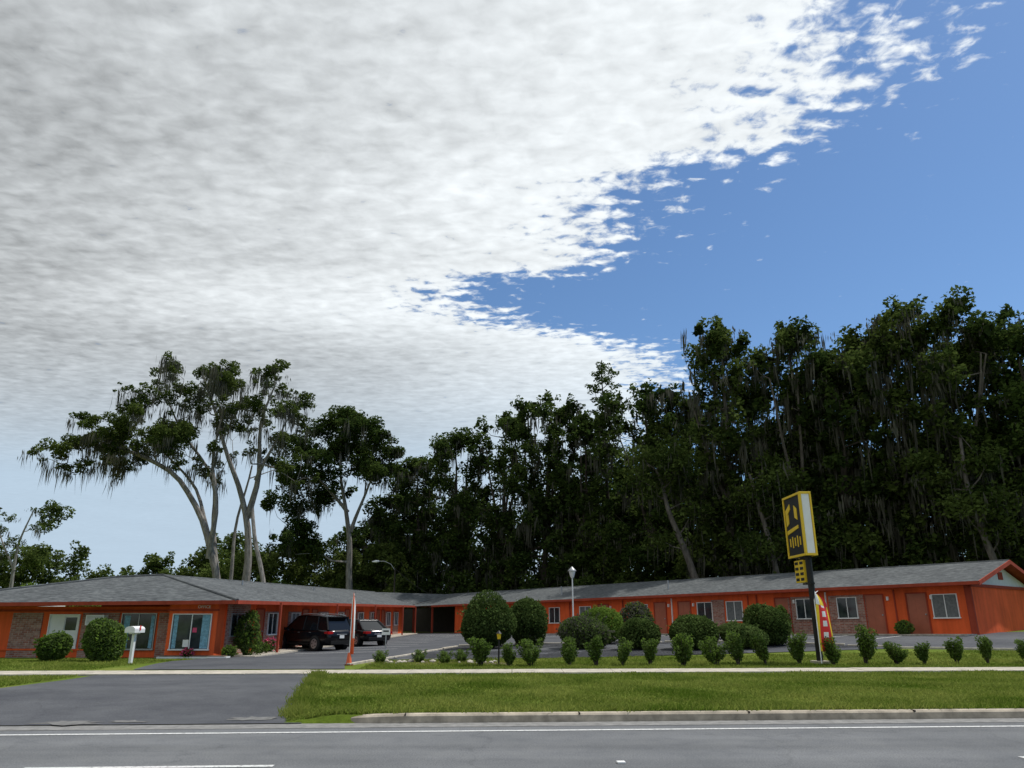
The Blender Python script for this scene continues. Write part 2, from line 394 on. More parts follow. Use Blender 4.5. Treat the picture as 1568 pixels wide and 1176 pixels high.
B.box(win,.75,1.0,.013,.02,.5,.8,M_WHITE); B.box(win,1.12,1.3,.013,.02,1.1,1.3,M_FLOWER)
B.box(trim,-.05,2.2,.002,.07,2.0,2.08,M_TRIM)
B.box(walls,-.1,2.9,.0,.5,-.3,.12,M_WHITE)
B.box(walls,.0,2.8,.05,.45,.12,.16,M_MULCH)
dL=Vector((2.8,35.8)).normalized()
zL=lambda t: -.02+ .0072*max(0,t)
Lw=Fr((-13.0,34.25),dL,zL)
BL_=m_brick('brick_left_wing',dL)
LL=37.5
Lw.box(walls,.85,LL,-6.0,0,-.4,EH-.04,M_ORANGE)
Lw.box(walls,.9,3.3,0,.05,0,EH-.12,BL_)
window(Lw,1.9,1.3,.9,1.85,n=.05,frame=M_GREYM)
seq=[(4.6,'d'),(6.2,'w'),(9.5,'w'),(11.2,'d'),(12.8,'d'),(14.5,'w'),(18,'w'),(19.6,'d'),(21.2,'d'),(23,'w'),(26.5,'w'),(28.2,'d'),(29.8,'d'),(31.6,'w'),(34.5,'w')]
for t,k in seq:
    if k=='d': door(Lw,t)
    else:
        Lw.box(walls,t-1.0,t+1.0,0,.04,0,1.95,BL_); window(Lw,t,1.2,.85,1.85,n=.04,fill=random.choice([None,None,M_BLIND]))
for t in (3.9,13.1,22.3,31.5,36.8):
    Lw.box(trim,t,t+.1,1.25,1.35,-.2,EH-.04,M_TRIM)
Lw.box(walls,.9,LL,.0,1.5,-.3,.06,M_CONC)
dB=Vector((.66,-.75)).normalized(); LB=48.0
P2=Vector((22.7,38.6)); P1=P2-dB*LB
zB=lambda t: .18+(.86-.18)*t/LB
Bw=Fr(P1,dB,zB)
BB=m_brick('brick_back_wing',dB)
Bw.box(walls,5.8,LB+.35,-9.6,0,-.6,EH+.02,M_ORANGE)
Bw.box(walls,-16,5.8,-9.6,-3.5,-.6,EH+.02,M_DARK)  # block closing the wing corner, passage shade painted as near-black colour
for t in (-.5,2.6): Bw.box(trim,t,t+.14,.2,.34,-.4,EH+.1,M_TRIM)
items=[(.95,'w',1.15),(2.3,'d',0),(4.5,'d',0),(6.0,'W',1.05),(8.5,'W',1.0),(9.9,'d',0),(13.2,'w',1.1),(15.4,'w',1.1),(17.0,'d',0),(19.0,'d',0),(20.6,'w',1),(24.2,'d',0),(26.0,'w',1.1),(29.3,'w',1.1),(31.6,'d',0),(33.2,'d',0),(35,'w',1.1),(38.6,'w',1.1),(40.4,'d',0)]
for t,k,w in items:
    tt=LB-t
    if k=='d': door(Bw,tt)
    elif k=='W':
        Bw.box(walls,tt-1.05,tt+1.05,0,.04,0,2.1,BB); window(Bw,tt,w,.9,1.95,n=.04)
    else: window(Bw,tt,w,.85,1.95,fill=random.choice([None,None,M_BLIND]))
Bw.box(walls,LB-14.9,LB-13.95,0,.04,0,2.1,BB)
for t in (3.4,7.2,11.6,12.2,18,22.3,27.6,36.7):
    Bw.box(trim,LB-t-.03,LB-t+.03,.002,.08,0,2.3,M_WHITE if t in (7.2,18) else M_TRIM)
Bw.box(trim,LB+.05,LB+.352,-.1,.05,-.3,EH,M_TRIM)
Bw.box(walls,0,LB+.3,.0,1.4,-.5,.05,M_CONC)
for t,k,w in items:
    if k=='d': Bw.box(win,LB-t+.7,LB-t+.8,.002,.12,1.75,1.95,M_WHITE)
HW=5.4; RISE=1.25; OV=.65
def BP(t,n,z): return Bw.pt(t,n,z)
gx=LB+.36
trim.poly([BP(gx,.0,EH),BP(gx,-9.6,EH),BP(gx,-4.75,EH+RISE*.9)],M_SIDING)
Bw.box(trim,LB+.365,LB+.40,-5.1,-4.4,EH+.35,EH+.75,M_TRIM)
Bw.box(trim,LB+.352,LB+.42,-9.7,.1,EH-.12,EH+.03,M_TRIM)
walls.build('walls',motel); win.build('windows',motel); doors.build('doors',motel)
roof=PB()
def slab(pts,th=.06):
    roof.poly(pts,M_ROOF); roof.poly([(x,y,z-th) for x,y,z in pts][::-1],M_TRIM)
E=EH+.10
te=LB+.95
slab([BP(-4,OV,E),BP(te,OV,E),BP(te,-4.75,E+RISE),BP(-4,-4.75,E+RISE)])
slab([BP(te,-10.2,E),BP(-4,-10.2,E),BP(-4,-4.75,E+RISE),BP(te,-4.75,E+RISE)])
Bw.box(trim,3.0,te,OV-.0,OV+.04,E-.15,E+.01,M_TRIM)
for n0,n1 in((OV,-4.75),(-10.2,-4.75)):
    a=BP(te+.002,n0,E-.2);b_=BP(te+.002,n1,E+RISE-.2);c=BP(te+.002,n1,E+RISE+.01);d=BP(te+.002,n0,E+.01)
    a2=BP(te+.045,n0,E-.2);b2=BP(te+.045,n1,E+RISE-.2);c2=BP(te+.045,n1,E+RISE+.01);d2=BP(te+.045,n0,E+.01)
    trim.hexa([a,b_,b2,a2,d,c,c2,d2],M_TRIM)
trim.poly([BP(0,0,E-.14),BP(te,0,E-.14),BP(te,OV,E-.14),BP(0,OV,E-.14)],M_TRIM)
FL=(-27.6,33.85,E-.26);FRr=(-12.0,33.65,E-.12);Aq=(-20.2,39,E+1.12);Bq=(-17.6,38.6,E+1.2)
C=(-13.6,76,E+1.3+.25); FE=(-9.0,71.5,E+.2); BLq=(-27.6,44,E-.2); Dq=(-21.8,44,E); Eq=(-18.6,78,E+.25)
slab([FL,FRr,Bq,Aq]); slab([FRr,FE,C,Bq]); slab([BLq,FL,Aq]); slab([Dq,BLq,Aq,Bq]); slab([Eq,Dq,Bq,C])
slab([FE,BP(-1,OV,E+.06),BP(-1,-4.75,E+RISE-.02),C])
def fascia(a,b,h=.15,w=.04):
    a=Vector(a);b=Vector(b);t=(b-a);n=Vector((t.y,-t.x,0)).normalized()*w
    P=[a+Vector((0,0,-h)),b+Vector((0,0,-h)),b+n+Vector((0,0,-h)),a+n+Vector((0,0,-h))]; T=[q+Vector((0,0,h+.01)) for q in P]
    trim.hexa([q[:] for q in P+T],M_TRIM)
fascia(FL,FRr); fascia(FRr,FE); fascia(BLq,FL); fascia(FE,BP(-1,OV,E+.06))
trim.poly([(-27.6,33.85,E-.38),(-12,33.65,E-.25),(-12.9,35.3,E-.25),(-27.6,35.3,E-.38)],M_TRIM)
trim.poly([(-12,33.65,E-.25),(-9,71.5,E+.07),(-10.2,71.5,E+.07),(-13.1,34,E-.25)],M_TRIM)
for x,y,z in((-15.5,44,3.45),(-14.2,55,3.5),(18.5,47.3,3.95),(11,54,3.9),(4,62,3.8)):
    roof.tube([(x,y,z-.5),(x,y,z+.28)],.06,M_GREYM,8)
def cap(a,b): roof.tube([a,b],.09,M_ROOF,6)
cap(BP(-4,-4.75,E+RISE-.03),BP(te,-4.75,E+RISE-.03)); cap((Bq[0],Bq[1],Bq[2]-.03),(C[0],C[1],C[2]-.03)); cap(FRr,(Bq[0],Bq[1],Bq[2]-.03)); cap(Aq,Bq); cap(FL,Aq)
roof.build('roof',motel); trim.build('trim',motel)
def text(body,loc,rot,size,m,parent,name):
    cu=D.curves.new(name,'FONT'); cu.body=body; cu.size=size; cu.extrude=.006; cu.align_x='CENTER'; cu.materials.append(m)
    o=D.objects.new(name,cu); o.location=loc; o.rotation_euler=rot; return link(o,parent)
text('OFFICE',(-13.6,34.16,2.08),(math.pi/2,0,0),.18,M_WHITE,motel,'office_lettering')
p=PB()
for t in np.arange(2.5,40,2.75):
    a=[Bw.pt(LB-t,n,0) for n in (1.9,5.9)]; w_=dB*.05
    q=[(a[0][0]-w_.x,a[0][1]-w_.y),(a[0][0]+w_.x,a[0][1]+w_.y),(a[1][0]+w_.x,a[1][1]+w_.y),(a[1][0]-w_.x,a[1][1]-w_.y)]
    p.poly([(x,y,g(x,y)+.032) for x,y in q],M_LINE)
for t in np.arange(4,34,2.75):
    a=[Lw.pt(t,n,0) for n in (2.2,6.6)]; w_=dL*.05
    q=[(a[0][0]-w_.x,a[0][1]-w_.y),(a[0][0]+w_.x,a[0][1]+w_.y),(a[1][0]+w_.x,a[1][1]+w_.y),(a[1][0]-w_.x,a[1][1]-w_.y)]
    p.poly([(x,y,g(x,y)+.032) for x,y in q][::-1],M_LINE)
p.build('parking_lines')
p=PB(); M_YEL=simple('yellow_paint',(.75,.5,.03),.6,.1,1)
p.box((-46,66,1.7),(11,8,3.6),M_WHITE); p.box((-46,66,3.62),(11.6,8.6,.34),M_YEL); p.box((-43,61.97,1.5),(1.6,.08,1.2),M_GLASS); p.box((-46.6,61.97,1.1),(1,.08,2.1),M_DOOR)
p.build('yellow_building')

# ---------------------------------------------------------------- trees
def tree_mesh(name,limbs,clumps,leafmats,bark,seed,leaf=.3,dens=240,moss=.6,flat=.75,up=.5,mosslen=1.6,sub=5,fr3=.25,core=0,mw=.08,mossk=(6,14)):
    rng=np.random.default_rng(seed); mb=MB()
    nodes=[]
    for pts,r0,r1 in limbs:
        P=[Vector(q) for q in pts]; out=[]
        for i in range(len(P)-1):
            L=(P[i+1]-P[i]).length; n=max(1,int(L/1.2))
            for k in range(n): 
                q=P[i].lerp(P[i+1],k/n)
                if i+k>0: q+=Vector(rng.normal(size=3)*.16)
                out.append(q)
        out.append(P[-1]); m=len(out)
        for _ in range(2):
            out=[out[0]]+[(out[i-1]+out[i]*2+out[i+1])/4 for i in range(1,m-1)]+[out[-1]]
        rad=[r0+(r1-r0)*(i/(m-1))**.8 for i in range(m)]
        mb.tube([q[:] for q in out],rad,0,8)
        for q,r in zip(out[m//3:],rad[m//3:]): nodes.append((q,r))
    cl=sorted(clumps,key=lambda c: min((Vector(c[:3])-q).length for q,r in nodes))
    for c in cl:
        cv=Vector(c[:3]); best=min(nodes,key=lambda n:(cv-n[0]).length+(max(0,n[0].z-cv.z)*1.0))
        q,r=best; L=(cv-q).length
        if L>.4:
            mid=q.lerp(cv,.5)+Vector(rng.normal(size=3)*.12*L)+Vector((0,0,-.06*L)); r2=min(r*.7,.05+.03*L)
            pts=[q,q.lerp(mid,.5),mid,mid.lerp(cv,.5)+Vector((0,0,.03*L)),cv]
            mb.tube([a[:] for a in pts],[r2,r2*.85,r2*.7,r2*.5,.025],0,5)
            nodes+=[(mid,r2*.7),(cv,.05)]
    cs=[];mtop=[];cc=[]
    for c in clumps:
        r=c[3]
        ns=max(4,int(sub*r)); sb=rng.normal(size=(ns,3)); sb/=np.linalg.norm(sb,axis=1)[:,None]
        sb=sb*(r*rng.uniform(.25,.98,ns))[:,None]; sb[:,2]*=flat
        for s_ in sb:
            rr=r*rng.uniform(.25,.5); n=int(dens*rr*rr*4)
            d=rng.normal(size=(n,3)); d/=np.linalg.norm(d,axis=1)[:,None]; d*= (rr*rng.uniform(.3,1.2,n)**.6)[:,None]; d[:,2]*=flat
            cs.append(np.array(c[:3])+s_+d)
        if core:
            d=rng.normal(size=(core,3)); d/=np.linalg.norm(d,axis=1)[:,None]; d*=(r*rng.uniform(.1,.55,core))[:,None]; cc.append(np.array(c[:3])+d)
        nt_=rng.poisson(7*moss*r)
        if nt_>0:
            for _ in range(nt_):
                o=rng.normal(size=3)*r*.55; o[2]=-abs(o[2])*.5
                k=rng.integers(*mossk); L=rng.uniform(.3,1)**1.6*mosslen
                tp=np.array(c[:3])+o+rng.normal(size=(k,3))*np.array([.2,.2,.2])
                mtop.append(np.concatenate([tp,(L*rng.uniform(.25,1.2,k))[:,None]],1))
    cs=np.concatenate(cs); sel=rng.random(len(cs))>fr3
    mb.leaves(cs[sel],leaf,1,rng,up); mb.leaves(cs[~sel],leaf*.8,2,rng,up)
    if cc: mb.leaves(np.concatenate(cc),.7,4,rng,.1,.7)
    if mtop:
        mt=np.concatenate(mtop); mb.strips(mt[:,:3],mt[:,3],mw,3,rng)
    return mb.build(name,[bark]+leafmats+[M_MOSS,M_CORE])
def S(s,pts): return [(x*s,y*s,(z-1.7)*s+1.7) for x,y,z in pts]
s=1.2; y0=55
def yj(): return y0+random.uniform(-3,3)
limbs=[(S(s,[(-20.3,y0,-.2),(-21.4,y0,5),(-22.9,y0,8.6),(-25.4,y0,12.3),(-29,y0-.5,13.8),(-32.4,y0,14.2)]),.45,.1),
 (S(s,[(-19.2,y0+1,-.2),(-19.4,y0+1,5),(-19.9,y0+1,9),(-21.4,y0,13.2),(-23.2,y0,17.6),(-24.4,y0,20.2)]),.5,.08),
 (S(s,[(-19.9,y0+1,8.8),(-19.1,y0+.5,12.2),(-19.5,y0,16),(-18.4,y0,19.2)]),.34,.07),
 (S(s,[(-17.0,y0-1,-.2),(-17.9,y0,4.4),(-19.0,y0,7.5),(-19.6,y0+1,9.6)]),.26,.16),
 (S(s,[(-22.0,y0,5.8),(-21.3,y0-1,9),(-22.5,y0-1,13),(-21.9,y0-1,16.2)]),.3,.07),
 (S(s,[(-21.0,y0,3),(-22.6,y0+2,7),(-23.0,y0+2,12),(-26,y0+2,15.5),(-27.4,y0+1,18.5)]),.32,.06),
 (S(s,[(-20.6,y0+2,-.2),(-20.9,y0+2,4),(-21.2,y0+2,9),(-20.3,y0+2,13)]),.25,.08),
 (S(s,[(-22.3,y0,7.6),(-24.0,y0+1,11),(-26.5,y0+2,13.2),(-28.5,y0+2,15)]),.2,.06),
 (S(s,[(-19.2,y0,11.5),(-17.8,y0-1,13.6),(-16.9,y0-1,16)]),.2,.06)]
cl=[(-33.4,13.4,1.3),(-32.3,14.3,1.5),(-31.3,15,1.5),(-29.7,15.6,1.7),(-27.7,15.8,1.7),(-25.7,15.2,1.6),(-32.1,12.6,1.),(-28.9,13.9,1.4),(-26.7,14.1,1.4),(-24.5,14,1.4),(-23.2,12.6,.9),(-33.6,12.3,.6),(-30.6,13.2,1.0),(-25.5,12.9,.9),
(-27.7,19,.9),(-26.2,19.8,1.1),(-24.2,20.5,1.3),(-23.1,19,1.4),(-24.8,18.2,1.1),(-22.1,20.2,1.),(-20.9,18.4,1.3),(-19.6,19.5,1.2),(-17.8,19.3,1.3),(-16.8,18.2,1.),(-17.4,16.9,1.2),(-19.4,16.5,1.3),(-20.8,15.8,1),(-22.9,16.5,1.2),(-17.7,14.7,1.2),(-16.4,16.2,.9),(-21.6,13.7,.8),(-18.5,13.4,.9),(-17,12.4,1.),(-30.3,14.4,1.4),(-26.8,17.4,.9),(-25.7,17.0,1.0),(-21.5,17,1.1),(-25.3,19,.9)]
CL=[]
for x,z,r in cl:
    q=S(s,[(x,yj(),z)])[0]; CL.append((*q,r*s))
    for _ in range(2):
        q=S(s,[(x+random.uniform(-1,1),y0+random.uniform(-5,5),z+random.uniform(-.7,.7))])[0]; CL.append((*q,r*s*.6))
tree_mesh('live_oak_tree',limbs,CL,[M_LEAF,M_LEAF3],M_BARK,3,leaf=.26,dens=120,moss=.6,flat=.75,mosslen=2.4,fr3=.35,core=0,mw=.055,mossk=(9,20))
s=1.5; y0=58
limbs=[(S(s,[(-12.3,y0,-.5),(-12.3,y0,5),(-12.7,y0,9),(-13.5,y0,12.5),(-13.8,y0,16)]),.55,.08),
 (S(s,[(-12.5,y0,8),(-11.6,y0,11),(-10.6,y0,13.5)]),.25,.06),(S(s,[(-12.8,y0,9.5),(-15,y0,12),(-16.6,y0,13.6)]),.25,.06)]
cl=[(-13.8,17.2,1.5),(-15.6,16.3,1.4),(-11.6,16,1.5),(-16.7,14.5,1.5),(-9.9,14.6,1.3),(-14.1,15,1.7),(-17.5,12.6,1.5),(-15.6,13,1.7),(-12.4,13.6,1.7),(-9.5,12.9,1.2),(-17.2,10.3,1.5),(-15.2,10.9,1.5),(-10.4,12.2,1.3),(-16.6,8.2,1.7),(-12.8,16.8,1.3),(-17.4,7,1.5),(-15.8,6.6,1.5),(-10.8,15,1.3),(-13.8,12,1.2),(-12.6,15.2,1.4)]
CL=[]
for x,z,r in cl:
    q=S(s,[(x,y0+random.uniform(-2,2),z)])[0]; CL.append((*q,r*s))
    q=S(s,[(x+random.uniform(-1,1),y0+random.uniform(-4,4),z+random.uniform(-.5,.5))])[0]; CL.append((*q,r*s*.7))
tree_mesh('oak_tree',limbs,CL,[M_LEAF2,M_LEAF],M_BARK,5,leaf=.36,dens=58,moss=.35,flat=.8,mosslen=2.6,core=10)
def forest(name,x,y,H,R,cb,seed,mats,bark=M_BARKD,moss=.3,leaf=.42,dens=25,n=44):
    rng=np.random.default_rng(seed); z0=g(x,y)-.2
    lx,ly=rng.normal(size=2)*1.0
    limbs=[([(x,y,z0),(x+lx*.3,y+ly*.3,H*.3),(x+lx*.8,y+ly*.8,H*.6),(x+lx,y+ly,H*.86)],.42,.08)]
    for k in range(3):
        a=rng.uniform(0,6.28); rr=R*.6
        limbs.append(([(x+lx*.4,y+ly*.4,H*rng.uniform(.25,.45)),(x+math.cos(a)*rr*.6,y+math.sin(a)*rr*.6,H*.6),(x+math.cos(a)*rr,y+math.sin(a)*rr,H*.76)],.24,.06))
    CL=[]; zc=cb+(H-cb)*.6; ph=rng.uniform(0,6.28,3)
    for k in range(n):
        u=(k+.5)/n; z=cb+(H-1.9-cb)*u
        w=(z-zc)/(H-zc) if z>zc else (zc-z)/(zc-cb)*.7
        prof=math.sqrt(max(.12,1-abs(w)**2.8))
        a=k*2.4+rng.uniform(-.4,.4)
        lobes=1+.25*math.sin(2*a+ph[0]+z*.25)+.15*math.sin(z*.9+ph[1])
        rad=R*.8*prof*lobes*math.sqrt(rng.uniform(.1,1))
        r=rng.uniform(1.4,2.5)*(1-.2*u)
        CL.append((x+lx*u+math.cos(a)*rad,y+ly*u+math.sin(a)*rad,z,r))
    for k in range(6):
        a=rng.uniform(0,6.28); rr=R*rng.uniform(.15,.75); CL.append((x+lx+math.cos(a)*rr,y+ly+math.sin(a)*rr,H*(1-.12*rr/R*rng.uniform(.3,1.6))-1.3,rng.uniform(1.0,1.8)))
    CL.append((x+lx,y+ly,H-1.3,1.4))
    return tree_mesh(name,limbs,CL,mats,bark,seed,leaf=leaf,dens=dens,moss=moss,flat=.88,mosslen=3.0,sub=5,core=20,mw=.1)
L2=[M_LEAF2,M_LEAF]; L3=[M_LEAF,M_LEAF3]; L4=[M_LEAF2,M_LEAF3]
TR=[(-11.1,95,22.3,6,3,0),(-6.2,92,24.3,6,3,0),(-1.4,86,26.2,6.4,3,0),(3.2,84,27,6.4,3,0),(7.6,80,24.2,5.8,3,0),(14.1,74,26,5.8,3,0),(17.8,76,24.6,5.4,4,1),(18.6,65,28.2,3.9,5,1),(21.6,66,24.2,5,4,0),(24.2,62,28,4.2,5,1),(27.0,60,24.2,5,4,0),(30.2,58,25.2,5.4,5,1),(34,55,27,5.4,5,1),(38.3,60,25.6,5.4,4,0),(39.4,53,25.4,5.0,4,0),(-15.2,101,18.3,5.2,2,0),(10.5,92,22.5,5.6,3,0),(47,56,26,5.5,4,0),(-20,104,14.5,4.8,2,0),(29,72,22,6,3,0)]
for i,(x,y,H,R,cb,k) in enumerate(TR):
    forest('oak_tree',x,y,H,R,cb,100+i,L3 if k else (L4 if i%3==0 else L2),bark=M_BARKM if k else M_BARKD,moss=.55 if k else .25,n=40 if R>4.3 else 30)
rng=np.random.default_rng(8); x,y,H=10.8,84,31.2
limbs=[([(x,y,0),(x+.2,y,12),(x-.2,y,24),(x,y,H)],.35,.05)]
CL=[]
for k in range(30):
    u=k/29; z=20+u*(H-20.6); r=(1-u)**.7*3.2+.5; a=k*2.4
    CL.append((x+math.cos(a)*r*rng.uniform(.3,1),y+math.sin(a)*r,z,rng.uniform(.9,1.4)))
tree_mesh('pine_tree',limbs,CL,[M_LEAF2,M_LEAF],M_BARKD,9,leaf=.3,dens=40,moss=0,flat=.6,core=0)
def bare(name,pts,r0,r1,seed):
    mb=MB(); rng=np.random.default_rng(seed); P=[Vector(q) for q in pts]; out=[]
    for i in range(len(P)-1):
        for k in range(4): out.append(P[i].lerp(P[i+1],k/4)+Vector(rng.normal(size=3))*.1)
    out.append(P[-1]); m=len(out)
    for _ in range(2): out=[out[0]]+[(out[i-1]+out[i]*2+out[i+1])/4 for i in range(1,m-1)]+[out[-1]]
    mb.tube([q[:] for q in out],[r0+(r1-r0)*i/(m-1) for i in range(m)],0,8)
    cs=[]
    for k in range(14):
        q=out[rng.integers(m//3,m)]; d=Vector(rng.normal(size=3)); d.z=abs(d.z)*.6+.4; d.normalize(); L=rng.uniform(1.2,2.6); tip=q+d*L+Vector((0,0,.4))
        mb.tube([q[:],(q+d*L*.5)[:],tip[:]],[.07,.05,.02],0,5)
        cs.append(np.array(tip[:])+rng.normal(size=(420,3))*np.array([.75,.75,.5]))
        tp=np.array(tip[:])+rng.normal(size=(14,3))*.7; mb.strips(tp,rng.uniform(.5,2.2,14),.09,2,rng)
    cs=np.concatenate(cs); mb.leaves(cs,.32,1,rng)
    mb.build(name,[M_BARKM,M_LEAF,M_MOSS])
bare('leaning_oak_tree',[(16.4,63,0),(14.8,63,6),(13.4,63.5,10.5),(12.6,64,14)],.38,.1,1)
bare('leaning_oak_tree',[(21.3,59,0),(20.4,59,6),(19.9,59.5,10),(19.4,60,13)],.28,.1,2)
bare('leaning_oak_tree',[(33.2,50.5,0),(32.2,51,6),(31.8,51.5,10),(32.3,52,14)],.3,.1,3)
def mass(name,cl,mats,leaf,dens,seed,moss=0):
    rng=np.random.default_rng(seed); mb=MB(); cs=[]
    for c in cl:
        r=c[3]
        for _ in range(int(5*r/1.5)+3):
            s_=rng.normal(size=3); s_/=np.linalg.norm(s_); s_*=r*rng.uniform(.3,.95); rr=r*rng.uniform(.3,.5); n=int(dens*rr*rr*4)
            d=rng.normal(size=(n,3)); d/=np.linalg.norm(d,axis=1)[:,None]; d*=(rr*rng.uniform(.4,1.15,n)**.6)[:,None]
            cs.append(np.array(c[:3])+s_+d)
    cs=np.concatenate(cs); u=rng.random(len(cs)); mb.leaves(cs[u<.6],leaf,0,rng); mb.leaves(cs[u>=.6],leaf,1,rng)
    mb.build(name,mats)
def edge(u):
    P=[(-26,98),(-10,96),(0,84),(9,74),(18,64),(27,55),(36,48.5),(50,44)]
    k=u*(len(P)-1); i=min(int(k),len(P)-2); return Vector(P[i]).lerp(Vector(P[i+1]),k-i)
cl=[]
for k in range(150):
    e=edge(random.random()); z=random.uniform(.8,6.5); off=random.uniform(0,3)+z*.3
    cl.append((e.x+off*.6,e.y+off*.8,z+.5,random.uniform(1.2,2.1)))
mass('understory_foliage',cl,[M_LEAF2,M_LEAF3],.32,50,21)
cl=[]
for k in range(140):
    e=edge(random.random()); z=random.uniform(1,16); off=10+random.uniform(0,5)
    cl.append((e.x+off*.6,e.y+off*.8,z,random.uniform(2.2,3.2)))
mass('background_foliage',cl,[M_LEAF2,M_LEAF2],.65,14,22)
cl=[]
for k in range(210):
    u=random.random(); x=-118+u*82; y=128+random.uniform(-5,15); h=10+3.5*math.sin(x*.21)+2.5*math.sin(x*.5+1)+(7 if x<-86 else 0); z=random.uniform(1,max(3,h))
    cl.append((x,y,z,random.uniform(1.6,2.9)))
mass('distant_tree_mass',cl,[M_LEAF,M_LEAF3],.55,20,23)
cl=[]
for k in range(50):
    cl.append((-44+random.uniform(-24,24),84+random.uniform(-3,5),random.uniform(.5,3.8),random.uniform(1.1,1.9)))
mass('bright_shrub_mass',cl,[M_LEAFB,M_LEAF3],.35,38,24)
cl=[]
for k in range(56):
    cl.append((-26+random.uniform(-8,13),92+random.uniform(-4,6),random.uniform(1,9.5),random.uniform(1.4,2.3)))
mass('background_tree_mass',cl,[M_LEAF3,M_LEAF],.38,40,25)
tree_mesh('bare_oak_tree',[([(-71,108,0),(-70.5,108,6),(-70.8,108,12),(-69.5,108,16.5)],.4,.08),([(-70.6,108,8),(-73,108,12),(-74.5,108,15)],.2,.05)],
 [(-73,108,10,1.6),(-71,108,12,1.4),(-69,108,14,1.2),(-74.5,108,14,1.5),(-75,108,11,1.8),(-76,108,13,1.8),(-69.5,108,16.5,.8),(-72.5,108,15.5,1.2)],[M_LEAF,M_LEAF3],M_BARK,31,leaf=.35,dens=34,moss=.5)

# ---------------------------------------------------------------- shrubs
def shrub_data(name,rx,rz,zc,seed,m1,m2,leaf,n,stem=True,lump=.22,core=True):
    rng=np.random.default_rng(seed); mb=MB()
    d=rng.normal(size=(n,3)); d/=np.linalg.norm(d,axis=1)[:,None]
    k=rng.normal(size=(14,3)); k/=np.linalg.norm(k,axis=1)[:,None]; a=rng.uniform(-.6,1,14)
    lum=1+lump*(np.exp(-6*(1-d@k.T))@a)
    r=lum*rng.uniform(.55,1.06,n)**.5
    c=d*r[:,None]*np.array([rx,rx,rz])+np.array([0,0,zc])
    c=c[c[:,2]>.06]
    u=rng.random(len(c)); mb.leaves(c[u<.7],leaf,1,rng,.1); mb.leaves(c[u>=.7],leaf,2,rng,.1)
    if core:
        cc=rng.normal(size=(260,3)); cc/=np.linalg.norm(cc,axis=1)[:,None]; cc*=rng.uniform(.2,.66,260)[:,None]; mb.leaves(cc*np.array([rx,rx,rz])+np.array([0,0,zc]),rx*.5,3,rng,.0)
    sd=rng.normal(size=(60,3)); sd/=np.linalg.norm(sd,axis=1)[:,None]; sd=sd[sd[:,2]>-.3]
    for q in sd:
        b_=q*np.array([rx,rx,rz])+np.array([0,0,zc]); pts=b_+q*rng.uniform(-.02,.2,(10,1))*rx+rng.normal(size=(10,3))*.02; mb.leaves(pts,leaf,2,rng,.1)
    for j in range(5):
        an=j*1.3+seed; q=(math.cos(an)*rx*.5,math.sin(an)*rx*.5,zc)
        mb.tube([(math.cos(an)*.04,math.sin(an)*.04,-.1),(q[0]*.4,q[1]*.4,zc*.4),q],[.03,.025,.012],0,5)
    return mb.build(name,[M_BARKD,m1,m2,M_CORE])
def shrub(name,x,y,rx,h,seed,m1=M_SHRUB,m2=M_SHRUB2,leaf=.1,n=11000,zc=None,lump=.28):
    rz=h/2 if zc is None else h-zc; o=shrub_data(name,rx,rz,h/2 if zc is None else zc,seed,m1,m2,leaf,n,lump=lump); o.location=(x,y,g(x,y)); return o
shrub('round_shrub',-1.3,38.5,1.3,2.3,1,n=20000,leaf=.11)
shrub('round_shrub',.8,41,1.0,2.35,2,n=15000,leaf=.11)
shrub('flowering_shrub',3.4,36,1.2,1.45,3,m1=M_SHRUB2,m2=M_MOSS,n=15000)
shrub('bright_shrub',4.4,40,1.15,1.75,4,m1=M_LEAFB,m2=M_LEAFB,n=13000,lump=.4)
shrub('round_shrub',5.75,34.5,.78,1.3,5,n=10000)
shrub('round_shrub',7.9,34,1.02,1.3,6,n=13000)
shrub('round_shrub',9.9,33.6,.8,1.05,7,m1=M_SHRUB2,n=10000,lump=.4)
shrub('round_shrub',11.4,35,1.0,1.65,8,n=13000)
shrub('ornamental_grass_plant',6.6,41.5,.8,1.9,9,m1=M_MOSS,m2=M_LEAF3,n=3500,leaf=.14,lump=.4)
shrub('round_shrub',-17.45,29.8,.58,1.0,11,m1=M_SHRUB2,m2=M_LEAFB,n=8000)
shrub('round_shrub',-15.4,29.6,.68,1.35,12,m1=M_SHRUB2,m2=M_LEAFB,n=9000,lump=.4)
shrub('tall_shrub',-12.15,35.9,.42,1.8,13,m1=M_SHRUB2,m2=M_LEAFB,n=2600,leaf=.12,lump=.6)
for i,(x,y,r,h) in enumerate([(-12.1,37.6,.4,.6),(-12,38.9,.35,.7),(-12.4,34.5,.3,.5),(-14.0,33.9,.22,.4)]):
    shrub('flowering_plant',x,y,r,h,40+i,m1=M_SHRUB2,m2=M_FLOWER if i%2 else M_LEAFB,n=900,leaf=.07,lump=.4)
shrub('tall_shrub',15.6,44.8,.35,1.6,15,m1=M_SHRUB2,m2=M_LEAFB,n=2500)
shrub('small_shrub',20.1,40.0,.35,.7,16,m1=M_SHRUB2,m2=M_LEAFB,n=1500)
